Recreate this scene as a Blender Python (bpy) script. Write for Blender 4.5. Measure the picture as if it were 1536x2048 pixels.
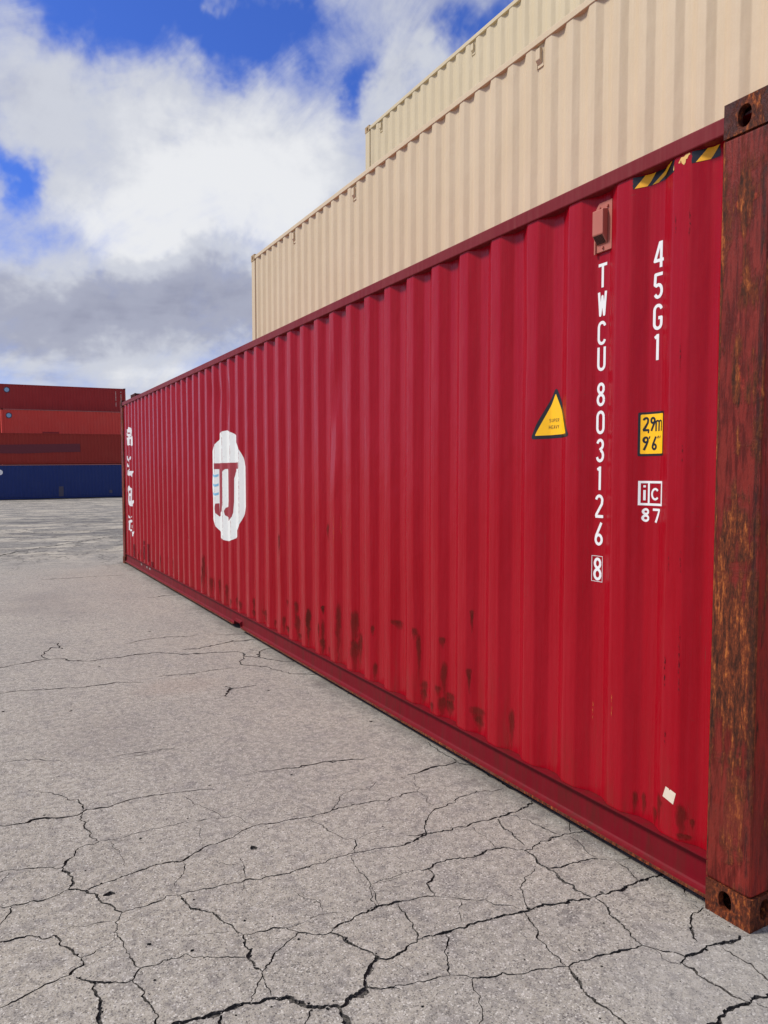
import bpy, bmesh, math, random
from math import radians as RD, sin, cos, pi, exp
from mathutils import Vector, Matrix, noise
from mathutils.geometry import delaunay_2d_cdt
for o in list(bpy.data.objects): bpy.data.objects.remove(o)
SC = bpy.context.scene
# ------------------------------------------------------------------ camera
YAW, PITCH, FPX = 0.513849, -0.053142, 1456.89
cd = bpy.data.cameras.new('camera'); cam = bpy.data.objects.new('camera', cd); SC.collection.objects.link(cam)
cam.location = (-2.3275, -1.5202, 1.6117)
cam.rotation_euler = (pi/2+PITCH, 0, -YAW)
cd.sensor_fit = 'VERTICAL'; cd.sensor_height = 24; cd.lens = 24*FPX/2048; cd.clip_end = 3000; cd.clip_start = .05
SC.camera = cam
# ------------------------------------------------------------------ sky, sun, exposure
SUN_EL, SUN_AZ = 49, -64      # degrees; azimuth clockwise from +Y
SKY_STRENGTH, SUN_STRENGTH, EXPOSURE = 0.1, 2.2, 0.80
SC.view_settings.view_transform = 'Standard'; SC.view_settings.look = 'None'
SC.view_settings.exposure = EXPOSURE; SC.view_settings.gamma = 1; SC.view_settings.use_curve_mapping = False
SC.render.engine = 'CYCLES'
SC.cycles.max_bounces = 5; SC.cycles.diffuse_bounces = 3; SC.cycles.glossy_bounces = 2; SC.cycles.transparent_max_bounces = 16; SC.cycles.transmission_bounces = 0
W = bpy.data.worlds.new('World'); SC.world = W; W.use_nodes = True

class NT:
    """small helper for building node trees"""
    def __init__(s, tree): s.t = tree; s.t.nodes.clear()
    def n(s, typ, **kw):
        nd = s.t.nodes.new(typ)
        for k, v in kw.items():
            if k == 'inp':
                for i, val in v.items():
                    if isinstance(val, bpy.types.NodeSocket): s.t.links.new(val, nd.inputs[i])
                    else: nd.inputs[i].default_value = val
            else: setattr(nd, k, v)
        return nd
    def m(s, op, a, b=0.0, c=None, clamp=False):
        nd = s.n('ShaderNodeMath', operation=op, use_clamp=clamp)
        for i, v in enumerate((a, b, c)):
            if v is None: continue
            if isinstance(v, bpy.types.NodeSocket): s.t.links.new(v, nd.inputs[i])
            else: nd.inputs[i].default_value = v
        return nd.outputs[0]
    def v(s, op, a, b=(0,0,0)):
        nd = s.n('ShaderNodeVectorMath', operation=op)
        for i, v in enumerate((a, b)):
            if isinstance(v, bpy.types.NodeSocket): s.t.links.new(v, nd.inputs[i])
            elif isinstance(v, (int, float)): nd.inputs[3].default_value = v
            else: nd.inputs[i].default_value = v
        return nd.outputs[0]
    def noise(s, vec, scale, detail=4, rough=.55, dist=0, dims='3D'):
        nd = s.n('ShaderNodeTexNoise', noise_dimensions=dims)
        s.t.links.new(vec, nd.inputs['Vector'])
        nd.inputs['Scale'].default_value = scale; nd.inputs['Detail'].default_value = detail
        nd.inputs['Roughness'].default_value = rough; nd.inputs['Distortion'].default_value = dist
        return nd.outputs[0]
    def voro(s, vec, scale, feature='F1', rnd=1, out='Distance'):
        nd = s.n('ShaderNodeTexVoronoi', feature=feature)
        s.t.links.new(vec, nd.inputs['Vector']); nd.inputs['Scale'].default_value = scale
        nd.inputs['Randomness'].default_value = rnd
        return nd.outputs[out]
    def ss(s, x, a, b, lo=0., hi=1.):
        nd = s.n('ShaderNodeMapRange', interpolation_type='SMOOTHSTEP' if a < b else 'SMOOTHSTEP')
        s.t.links.new(x, nd.inputs[0])
        if a > b: a, b, lo, hi = b, a, hi, lo
        for i, v in zip((1, 2, 3, 4), (a, b, lo, hi)): nd.inputs[i].default_value = v
        return nd.outputs[0]
    def mix(s, f, a, b, mode='MIX'):
        nd = s.n('ShaderNodeMix', data_type='RGBA', blend_type=mode)
        for i, v in ((0, f), (6, a), (7, b)):
            if isinstance(v, bpy.types.NodeSocket): s.t.links.new(v, nd.inputs[i])
            elif i: nd.inputs[i].default_value = (*v, 1) if len(v) == 3 else v
            else: nd.inputs[i].default_value = v
        return nd.outputs[2]
    def xyz(s, vec):
        nd = s.n('ShaderNodeSeparateXYZ'); s.t.links.new(vec, nd.inputs[0]); return nd.outputs
    def comb(s, x, y, z):
        nd = s.n('ShaderNodeCombineXYZ')
        for i, v in enumerate((x, y, z)):
            if isinstance(v, bpy.types.NodeSocket): s.t.links.new(v, nd.inputs[i])
            else: nd.inputs[i].default_value = v
        return nd.outputs[0]

def build_world():
    g = NT(W.node_tree)
    d = g.n('ShaderNodeTexCoord').outputs['Generated']
    x, y, z = g.xyz(d)
    R2D = 180/pi
    sky = g.n('ShaderNodeTexSky', sky_type='NISHITA', sun_disc=False)
    sky.sun_elevation = RD(SUN_EL); sky.sun_rotation = RD(SUN_AZ); sky.air_density = 1.0; sky.dust_density = .4; sky.ozone_density = 4.0
    blue = g.mix(1.0, sky.outputs[0], SKYTINT, 'MULTIPLY')
    # cloud plane: direction projected on a flat layer, so clouds shrink towards the horizon
    zz = g.m('ADD', g.m('MAXIMUM', z, 0.0), .22)
    p = g.comb(g.m('DIVIDE', x, zz), g.m('DIVIDE', y, zz), 0.3)
    az = g.m('MULTIPLY', g.m('ARCTAN2', x, y), R2D); el = g.m('MULTIPLY', g.m('ARCSINE', z), R2D)
    wn = g.noise(d, 5.0, 5, .6); wn2 = g.noise(g.v('ADD', d, (7.3, 2.1, 4.4)), 5.0, 5, .6)
    wf = g.noise(g.v('ADD', d, (1.7, 5.1, 9.4)), 16.0, 4, .6); wf2 = g.noise(g.v('ADD', d, (3.7, 8.1, .4)), 16.0, 4, .6)
    azd = g.m('ADD', az, g.m('ADD', g.m('MULTIPLY', g.m('SUBTRACT', wn, .5), 14), g.m('MULTIPLY', g.m('SUBTRACT', wf, .5), 5)))
    eld = g.m('ADD', el, g.m('ADD', g.m('MULTIPLY', g.m('SUBTRACT', wn2, .5), 11), g.m('MULTIPLY', g.m('SUBTRACT', wf2, .5), 4)))
    def blob(a, e, sa, se, wgt, rot=0):
        dx = g.m('SUBTRACT', azd, a); dy = g.m('SUBTRACT', eld, e)
        if rot:
            c, s_ = cos(RD(rot)), sin(RD(rot))
            dx, dy = g.m('ADD', g.m('MULTIPLY', dx, c), g.m('MULTIPLY', dy, s_)), g.m('SUBTRACT', g.m('MULTIPLY', dy, c), g.m('MULTIPLY', dx, s_))
        q = g.m('ADD', g.m('POWER', g.m('ABSOLUTE', g.m('DIVIDE', dx, sa)), 2), g.m('POWER', g.m('ABSOLUTE', g.m('DIVIDE', dy, se)), 2))
        return g.m('MULTIPLY', g.m('EXPONENT', g.m('MULTIPLY', q, -1)), wgt)
    def total(base, blobs):
        for b in blobs: base = g.m('ADD', base, blob(*b))
        return base
    f1 = g.noise(p, 1.1, 8, .58, .25); f2 = g.noise(g.v('ADD', p, (4.2, 1.3, 2)), 2.3, 7, .55, .2); f3 = g.noise(d, 9.0, 6, .6, .3)
    cov = g.m('ADD', g.m('MULTIPLY', f1, 1.05), g.m('MULTIPLY', f3, .60))
    cov = total(g.m('ADD', cov, -.25), HOLES)
    wr = g.v('ADD', g.comb(g.m('ADD', g.m('MULTIPLY', az, .045), g.m('MULTIPLY', el, -.05)), g.m('MULTIPLY', g.m('ADD', g.m('MULTIPLY', az, .05), g.m('MULTIPLY', el, .05)), .42), 0.0), g.v('MULTIPLY', p, (0, 0, 1)))
    wisp = g.noise(wr, 3.2, 8, .62, .8)
    cov = g.m('ADD', cov, g.m('MULTIPLY', g.m('SUBTRACT', wisp, .5), .75))
    mask = g.ss(cov, .10, .86)
    sh = g.m('ADD', g.m('ADD', g.m('MULTIPLY', f2, .70), g.m('ADD', g.m('MULTIPLY', f3, .26), g.m('MULTIPLY', wisp, .22))), -.03)
    sh = total(sh, SHADES)
    ramp = g.n('ShaderNodeValToRGB'); g.t.links.new(sh, ramp.inputs[0])
    cr = ramp.color_ramp; cr.interpolation = 'EASE'
    stops = CLOUDRAMP
    while len(cr.elements) < len(stops): cr.elements.new(.5)
    for e, (pos, col) in zip(cr.elements, stops): e.position = pos; e.color = (*col, 1)
    cloud = g.mix(1.0, ramp.outputs[0], (CLOUDK,)*3, 'MULTIPLY')
    col = g.mix(mask, blue, cloud)
    bg = g.n('ShaderNodeBackground', inp={0: col, 1: SKY_STRENGTH})
    out = g.n('ShaderNodeOutputWorld'); g.t.links.new(bg.outputs[0], out.inputs[0])
SKYTINT = (.30, .44, .92)
CLOUDK = 5.0
CLOUDRAMP = [(.10, (.33, .35, .47)), (.34, (.45, .475, .60)), (.58, (.70, .73, .82)), (.84, (.95, .965, 1.0))]
HOLES = [(12.0, 32.0, 8.5, 3.8, -.62), (21.5, 31.6, 5.5, 2.6, -.50), (28.2, 28.8, 1.7, 2.2, -.50), (35.5, 31.0, 3.0, 2.0, -.45), (3.0, 19.6, 1.6, 2.4, -.62), (7.5, 28.8, 4.0, 1.8, -.35),
         (13, 21.5, 10, 4.5, .35), (24, 22, 5, 3.0, .25), (10, 12, 14, 6, .3), (.5, 26, 3, 2, .25), (31.5, 28.8, 1.5, 3.5, .32, -20), (18, 27.2, 4, 1.2, .10), (16.5, 33.5, 3.0, .6, .25)]
SHADES = [(14.5, 12.8, 8.0, 3.0, -.33), (4.0, 12.0, 5.5, 3.4, -.26), (20, 14.5, 5, 2.5, -.12), (14, 21, 6.5, 4.2, .26), (22, 21, 6, 4.5, .30), (11.5, 17.5, 5.5, 2.6, .16), (3, 25, 5, 3, .08), (10, 7.0, 14, 1.8, .10)]
build_world()
sl = bpy.data.lights.new('sun', 'SUN'); sl.energy = SUN_STRENGTH; sl.angle = RD(12); sl.color = (1, .95, .87)
sun = bpy.data.objects.new('sun', sl); SC.collection.objects.link(sun)
_sd = Vector((sin(RD(SUN_AZ))*cos(RD(SUN_EL)), cos(RD(SUN_AZ))*cos(RD(SUN_EL)), sin(RD(SUN_EL))))
sun.rotation_euler = _sd.to_track_quat('Z', 'Y').to_euler(); sun.location = (-20, 10, 30)

# ------------------------------------------------------------------ data measured on the site
CRACKS = [(5,5,[(-2.28,2.187),(-2.259,2.181),(-2.196,2.16),(-2.131,2.166),(-2.055,2.147),(-1.99,2.122),(-1.935,2.115),(-1.909,2.137)]),(4,1.5,[(-1.908,2.145),(-1.837,2.146),(-1.766,2.144),(-1.689,2.166),(-1.616,2.158),(-1.543,2.143),(-1.443,2.128),(-1.368,2.11),(-1.284,2.074)]),(3,1,[(-1.909,2.137),(-1.897,2.218),(-1.914,2.292),(-1.967,2.356),(-2.019,2.436),(-2.075,2.485)]),(5,5,[(-1.909,2.137),(-1.931,2.068),(-1.925,1.964),(-1.912,1.888),(-1.886,1.807)]),(3.5,2,[(-1.886,1.807),(-1.824,1.785),(-1.755,1.8),(-1.688,1.797),(-1.619,1.797),(-1.549,1.795),(-1.48,1.784),(-1.41,1.774),(-1.341,1.756),(-1.272,1.696),(-1.253,1.613)]),(6,6,[(-1.886,1.807),(-1.94,1.799),(-1.987,1.751),(-2.018,1.708),(-2.048,1.656)]),(4,4,[(-2.291,1.744),(-2.272,1.738),(-2.216,1.728),(-2.151,1.703),(-2.094,1.682),(-2.048,1.651)]),(8,8,[(-2.048,1.656),(-2.029,1.6),(-2.024,1.532),(-2.046,1.472)]),(5,5,[(-2.297,1.477),(-2.28,1.473),(-2.229,1.458),(-2.167,1.455),(-2.105,1.446),(-2.046,1.468)]),(8,8,[(-2.046,1.468),(-1.987,1.429),(-1.951,1.349),(-1.915,1.28),(-1.891,1.211)]),(6,6,[(-1.987,1.429),(-1.917,1.451),(-1.846,1.464),(-1.774,1.474),(-1.709,1.487),(-1.648,1.476),(-1.603,1.462),(-1.556,1.496),(-1.503,1.527),(-1.419,1.539),(-1.345,1.568),(-1.253,1.607),(-1.171,1.59),(-1.061,1.577),(-1.001,1.563),(-0.879,1.564),(-0.779,1.57),(-0.671,1.558),(-0.509,1.539),(-0.458,1.555),(-0.405,1.542)]),(3,3,[(-2.24,1.719),(-2.265,1.669),(-2.289,1.62)]),(3,3,[(-2.246,1.458),(-2.261,1.393),(-2.284,1.336),(-2.297,1.31)]),(5,5,[(-1.891,1.211),(-1.825,1.211),(-1.767,1.216),(-1.723,1.24),(-1.679,1.219),(-1.647,1.227),(-1.589,1.218),(-1.541,1.207),(-1.47,1.199),(-1.407,1.195),(-1.338,1.177),(-1.232,1.161),(-1.148,1.17),(-1.041,1.169),(-0.956,1.169),(-0.861,1.157),(-0.756,1.123)]),(6,6,[(-2.303,1.239),(-2.287,1.242),(-2.231,1.236),(-2.183,1.22),(-2.123,1.191),(-2.103,1.143),(-2.08,1.082),(-2.052,1.013)]),(3,3,[(-1.891,1.211),(-1.92,1.165),(-1.934,1.105),(-1.918,1.022),(-1.91,0.948),(-1.891,0.871)]),(3,3,[(-2.052,1.013),(-2.014,1.022),(-1.96,1.046),(-1.935,1.097)]),(2.5,1,[(-1.923,1.175),(-1.982,1.191),(-2.057,1.217),(-2.092,1.211)]),(9,12,[(-2.052,1.013),(-2.052,0.976),(-2.081,0.964),(-2.095,0.944)]),(5,5,[(-2.095,0.944),(-2.134,0.938),(-2.18,0.93),(-2.217,0.918),(-2.254,0.901),(-2.297,0.893),(-2.314,0.891)]),(7,3,[(-2.082,0.922),(-2.048,0.889),(-2.027,0.868),(-1.976,0.842),(-1.925,0.82),(-1.902,0.856),(-1.887,0.869),(-1.844,0.859),(-1.791,0.866),(-1.748,0.868),(-1.714,0.83),(-1.662,0.796),(-1.608,0.77),(-1.57,0.749)]),(7,7,[(-2.03,0.872),(-2.042,0.845),(-2.033,0.801),(-2.037,0.746),(-2.052,0.649)]),(5,5,[(-1.925,0.82),(-1.913,0.779),(-1.914,0.734),(-1.897,0.68),(-1.888,0.632),(-1.905,0.555)]),(6,6,[(-1.679,1.219),(-1.671,1.171),(-1.663,1.11),(-1.62,1.071),(-1.594,1.026),(-1.581,0.974),(-1.562,0.928),(-1.559,0.893),(-1.544,0.868)]),(5,5,[(-1.544,0.868),(-1.494,0.86),(-1.448,0.855),(-1.398,0.831),(-1.372,0.787)]),(7,7,[(-1.544,0.868),(-1.558,0.811),(-1.564,0.753),(-1.565,0.701),(-1.553,0.658)]),(5,5,[(-1.372,0.787),(-1.429,0.754),(-1.492,0.712),(-1.533,0.676),(-1.555,0.653)]),(4,4,[(-1.555,0.653),(-1.585,0.607),(-1.627,0.546)]),(3,3,[(-1.555,0.653),(-1.563,0.595),(-1.567,0.538)]),(6,6,[(-1.372,0.787),(-1.333,0.752),(-1.272,0.731)]),(8,8,[(-1.272,0.731),(-1.245,0.683),(-1.233,0.627),(-1.207,0.581),(-1.189,0.541)]),(15,15,[(-1.192,0.535),(-1.232,0.506),(-1.271,0.471),(-1.289,0.427),(-1.339,0.403),(-1.388,0.393),(-1.425,0.407),(-1.474,0.431),(-1.501,0.469),(-1.527,0.509),(-1.571,0.527),(-1.619,0.533),(-1.663,0.55),(-1.704,0.547),(-1.759,0.551),(-1.809,0.564),(-1.854,0.569),(-1.905,0.572)]),(12,12,[(-1.411,0.399),(-1.409,0.368),(-1.405,0.341),(-1.406,0.29)]),(4,4,[(-1.475,0.429),(-1.495,0.404),(-1.529,0.365)]),(6,6,[(-1.724,0.536),(-1.739,0.472)]),(6,6,[(-1.272,0.731),(-1.198,0.757),(-1.123,0.778),(-1.054,0.785),(-0.964,0.772)]),(3,3,[(-1.054,0.785),(-1.027,0.886),(-1.005,0.926),(-0.997,0.996),(-0.998,1.086),(-0.973,1.154)]),(2.5,2.5,[(-1.005,0.926),(-0.947,0.914),(-0.883,0.91)]),(3,3,[(-0.954,1.172),(-0.916,1.221),(-0.901,1.264),(-0.95,1.332),(-0.971,1.425),(-1.008,1.547)]),(3,1.5,[(-0.879,1.564),(-0.804,1.633),(-0.707,1.713),(-0.532,1.757)]),(2.2,2.2,[(-1.608,1.465),(-1.616,1.389),(-1.662,1.328),(-1.693,1.283)]),(1.6,1.6,[(-1.449,1.723),(-1.486,1.608),(-1.512,1.557)]),(2,2,[(-1.452,2.065),(-1.413,1.944),(-1.359,1.82),(-1.352,1.762)]),(2.4,2.4,[(-1.416,1.2),(-1.397,1.288),(-1.376,1.369)]),(1.6,1.6,[(-1.461,1.131),(-1.439,1.202)]),(1.6,1.6,[(-1.841,1.782),(-1.825,1.647),(-1.816,1.525)]),(2,2,[(-1.323,1.074),(-1.281,0.99),(-1.24,0.938),(-1.232,0.839)]),(2,2,[(-1.399,0.828),(-1.328,0.831),(-1.252,0.841),(-1.187,0.801)]),(6,6,[(-1.195,0.529),(-1.168,0.507),(-1.117,0.515)]),(3,3,[(-1.289,0.427),(-1.249,0.398),(-1.202,0.371)]),(1.6,1.6,[(-1.529,1.432),(-1.482,1.37),(-1.4,1.313)]),(1.6,1.6,[(-1.742,0.963),(-1.665,0.944),(-1.581,0.914)]),(1.6,1.6,[(-0.896,1.261),(-0.818,1.284),(-0.663,1.28)]),(2.5,1.5,[(-2.235,2.996),(-2.132,2.98),(-2.041,2.95),(-1.932,2.824)]),(1.5,2.5,[(-1.644,2.726),(-1.53,2.727),(-1.409,2.748)]),(2,2,[(-1.099,2.173),(-0.96,2.153),(-0.848,2.13),(-0.727,2.123),(-0.602,2.116),(-0.463,2.067)]),(5,5,[(-0.343,1.745),(-0.264,1.74),(-0.164,1.764),(-0.092,1.743),(-0.01,1.76)]),(4,4,[(-0.01,1.76),(-0.008,1.867),(0.002,1.975),(0.011,2.088)]),(2.5,2.5,[(-0.309,1.726),(-0.369,1.629),(-0.405,1.542),(-0.428,1.42),(-0.414,1.349)]),(3,6,[(-0.01,1.76),(0.033,1.673),(0.042,1.567),(0.034,1.401),(0.047,1.252),(0.063,1.193)]),(5,5,[(-0.685,1.182),(-0.596,1.159),(-0.549,1.244),(-0.479,1.308),(-0.368,1.338),(-0.255,1.389),(-0.137,1.397),(-0.002,1.357)]),(8,8,[(-0.756,1.123),(-0.673,1.135),(-0.596,1.153),(-0.517,1.141),(-0.445,1.142),(-0.381,1.129),(-0.321,1.13),(-0.234,1.125),(-0.156,1.126),(-0.087,1.133),(0.032,1.177)]),(4.5,4.5,[(-0.161,1.119),(-0.137,1.055),(-0.118,0.986),(-0.099,0.919),(-0.092,0.868)]),(6,6,[(-0.232,1.108),(-0.266,1.027),(-0.279,0.939),(-0.283,0.864)]),(9,1.5,[(-0.312,0.83),(-0.344,0.86),(-0.409,0.902),(-0.484,0.895),(-0.559,0.904),(-0.611,0.925),(-0.675,0.927),(-0.75,0.911),(-0.803,0.926),(-0.876,0.927),(-0.944,0.933),(-1.011,0.919)]),(7,7,[(-0.312,0.83),(-0.244,0.841),(-0.154,0.842),(-0.056,0.848),(-0.003,0.838),(0.056,0.818)]),(5,5,[(-0.024,0.849),(0.023,0.906),(0.049,0.959)]),(9,9,[(-0.312,0.83),(-0.304,0.788),(-0.327,0.73),(-0.324,0.671),(-0.318,0.623),(-0.333,0.556),(-0.336,0.496),(-0.315,0.435)]),(8,8,[(-0.324,0.671),(-0.273,0.649),(-0.189,0.647),(-0.092,0.625)]),(5,5,[(-0.054,0.826),(-0.06,0.763),(-0.087,0.69),(-0.088,0.63)]),(3,3,[(-0.088,0.63),(-0.037,0.578),(0.044,0.568)]),(3,3,[(-0.037,0.578),(-0.037,0.509),(-0.05,0.483),(-0.068,0.428)]),(3,3,[(-0.383,1.107),(-0.388,1.041),(-0.39,0.963),(-0.409,0.902)]),(9,9,[(-0.315,0.435),(-0.244,0.424),(-0.171,0.413),(-0.107,0.419),(-0.041,0.413),(0.035,0.413),(0.07,0.404)]),(8,8,[(0.035,0.413),(0.032,0.361),(0.062,0.317),(0.084,0.269)]),(4,4,[(0.062,0.317),(0.003,0.265)]),(5,5,[(-0.75,0.911),(-0.783,0.831),(-0.821,0.791),(-0.833,0.737)]),(5,5,[(-1.094,0.785),(-1.033,0.777),(-0.98,0.771),(-0.931,0.757),(-0.835,0.734)]),(2.5,2.5,[(-0.835,0.734),(-0.781,0.698),(-0.722,0.645),(-0.679,0.621),(-0.64,0.561),(-0.597,0.508)]),(3,3,[(-0.37,0.697),(-0.451,0.666),(-0.515,0.618),(-0.556,0.542),(-0.585,0.501)]),(10,10,[(-1.028,0.547),(-0.971,0.536),(-0.919,0.531),(-0.856,0.526),(-0.787,0.526),(-0.724,0.516),(-0.67,0.509),(-0.608,0.496),(-0.55,0.491),(-0.468,0.469),(-0.385,0.445),(-0.319,0.431)]),(4,4,[(-1.028,0.547),(-1.007,0.598),(-0.992,0.676),(-0.988,0.729),(-0.975,0.769)]),(5.5,5.5,[(-1.028,0.547),(-1.079,0.533),(-1.13,0.515),(-1.174,0.51),(-1.197,0.53)]),(5,5,[(-0.923,0.525),(-0.953,0.469),(-0.993,0.415),(-1.032,0.343)]),(4,4,[(-1.032,0.343),(-1.088,0.357),(-1.15,0.368),(-1.216,0.386),(-1.256,0.398),(-1.288,0.424)]),(4,4,[(-1.032,0.343),(-0.992,0.321),(-0.97,0.294),(-0.916,0.27),(-0.851,0.245),(-0.798,0.232),(-0.73,0.208),(-0.67,0.188)]),(5,5,[(-0.599,0.491),(-0.619,0.439),(-0.63,0.385),(-0.661,0.336),(-0.672,0.272),(-0.678,0.215),(-0.671,0.186)]),(5,5,[(-0.671,0.186),(-0.634,0.19),(-0.574,0.179),(-0.492,0.165),(-0.432,0.152),(-0.375,0.146)]),(6,6,[(-0.671,0.186),(-0.687,0.141),(-0.707,0.092),(-0.709,0.035),(-0.701,-0.02),(-0.702,-0.081),(-0.708,-0.116)]),(3,3,[(-0.97,0.301),(-1.005,0.253),(-1.025,0.2),(-1.097,0.104)]),(6,6,[(-0.306,0.43),(-0.308,0.382),(-0.34,0.326),(-0.345,0.267),(-0.359,0.207),(-0.375,0.146)]),(7,7,[(-0.375,0.146),(-0.348,0.104),(-0.313,0.069),(-0.297,0.03),(-0.34,0.017)]),(6,6,[(-0.334,0.021),(-0.324,-0.021),(-0.33,-0.074),(-0.323,-0.125),(-0.326,-0.163),(-0.303,-0.208)]),(10,10,[(-0.297,0.03),(-0.229,0.021),(-0.184,0.035),(-0.139,0.018),(-0.087,0.004),(-0.034,0.012)]),(6,6,[(-0.006,0.184),(-0.063,0.179),(-0.118,0.148),(-0.174,0.094),(-0.193,0.064)]),(3,3,[(-0.015,0.217),(-0.023,0.193),(-0.009,0.176)]),(5,5,[(-0.149,-0.0),(-0.146,-0.056),(-0.138,-0.097),(-0.157,-0.137),(-0.165,-0.174),(-0.165,-0.195)]),(16,16,[(-0.303,-0.208),(-0.352,-0.199),(-0.394,-0.193),(-0.438,-0.199),(-0.479,-0.207),(-0.525,-0.219)]),(10,10,[(-0.303,-0.208),(-0.263,-0.198),(-0.231,-0.217),(-0.184,-0.224)]),(4,4,[(-0.289,-0.216),(-0.278,-0.247),(-0.275,-0.273)]),(1.6,1.6,[(-0.638,0.39),(-0.615,0.335),(-0.597,0.277),(-0.58,0.197)]),(2,2,[(-0.358,0.117),(-0.371,0.064),(-0.345,0.012)]),(2,2,[(-0.756,0.674),(-0.808,0.609),(-0.836,0.553)]),(2,2,[(-1.011,0.919),(-1.028,0.847),(-1.047,0.781)]),(2,2,[(0.044,0.568),(0.043,0.498),(0.035,0.413)]),(6,6,[(-2.208,5.213),(-2.17,5.237),(-2.051,5.293),(-1.93,5.322),(-1.806,5.352),(-1.706,5.316),(-1.596,5.173),(-1.479,5.107),(-1.328,5.123),(-1.196,5.132),(-1.062,5.141),(-0.926,5.14),(-0.83,5.053),(-0.738,4.958),(-0.611,4.908),(-0.456,4.875),(-0.324,4.833),(-0.276,4.612),(-0.172,4.501)]),(4,4,[(-1.806,5.352),(-1.805,5.582),(-1.724,5.818),(-1.648,5.694),(-1.656,5.958),(-1.753,6.013)]),(5,5,[(-1.11,5.625),(-0.901,5.718),(-0.698,5.733),(-0.419,5.669)]),(5,5,[(-2.226,4.464),(-2.159,4.448),(-2.022,4.43),(-1.851,4.363),(-1.677,4.31),(-1.548,4.314),(-1.434,4.321),(-1.238,4.235)]),(4,4,[(-1.08,4.328),(-0.903,4.296),(-0.736,4.29),(-0.584,4.295),(-0.478,4.281)]),(7,7,[(-0.7,3.812),(-0.68,3.747),(-0.769,3.555)]),(6,6,[(-0.68,3.747),(-0.599,3.716),(-0.487,3.715)]),(6,6,[(-0.697,5.122),(-0.503,5.128),(-0.288,5.185),(-0.081,5.192),(0.069,5.17)]),(4,4,[(-0.276,4.612),(-0.373,4.462),(-0.338,4.296),(-0.238,4.192),(-0.169,4.015),(-0.023,3.817),(0.08,3.742)]),(5,5,[(-0.172,4.501),(-0.085,4.35),(0.081,4.226)]),(5,5,[(-0.172,4.501),(-0.092,4.724),(0.065,4.807)]),(4,4,[(-0.158,4.818),(-0.092,4.724)]),(4,4,[(-0.261,5.621),(0.069,5.475)]),(8,8,[(-1.451,10.625),(-0.943,10.56),(-0.259,10.505)]),(7,7,[(-0.379,8.151),(0.07,8.202)]),(1.5,3,[(-1.664,2.78),(-1.549,2.782),(-1.435,2.763),(-1.311,2.716)]),(3,3,[(-0.897,2.158),(-0.784,2.134),(-0.661,2.128),(-0.535,2.086),(-0.441,2.046)]),(5,5,[(0.02,3.18),(0.079,3.169)]),(30,30,[(-1.993,14.289),(-1.898,14.489),(-1.596,15.128),(-1.116,15.752),(-0.339,16.662),(0.506,17.751),(0.941,17.937)]),(22,22,[(-1.74,19.905),(-0.989,20.144),(-0.076,20.228),(0.948,20.726),(1.445,20.904)]),(25,25,[(-1.527,27.172),(-0.626,25.86),(0.615,26.805),(2.339,26.18)])]
PITS = [(-1.315,1.421,0.0191),(-1.912,1.36,0.02),(-1.84,0.978,0.008),(-1.385,0.75,0.0072),(-1.721,0.872,0.007),(-1.513,0.944,0.0066),(-1.639,1.163,0.0059),(-1.863,0.787,0.005),(-1.722,1.741,0.0081),(-0.881,2.049,0.0084),(-1.3,2.136,0.0081),(-2.074,2.193,0.0074),(-0.581,0.231,0.0053),(-0.397,0.297,0.0047),(-1.183,0.27,0.0055),(-1.445,4.874,0.013),(-0.453,3.543,0.0116),(-0.11,2.579,0.0119),(-1.787,3.765,0.0124),(-2.188,3.979,0.0124),(-0.793,6.06,0.0133),(-1.368,3.15,0.0083)]
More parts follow.
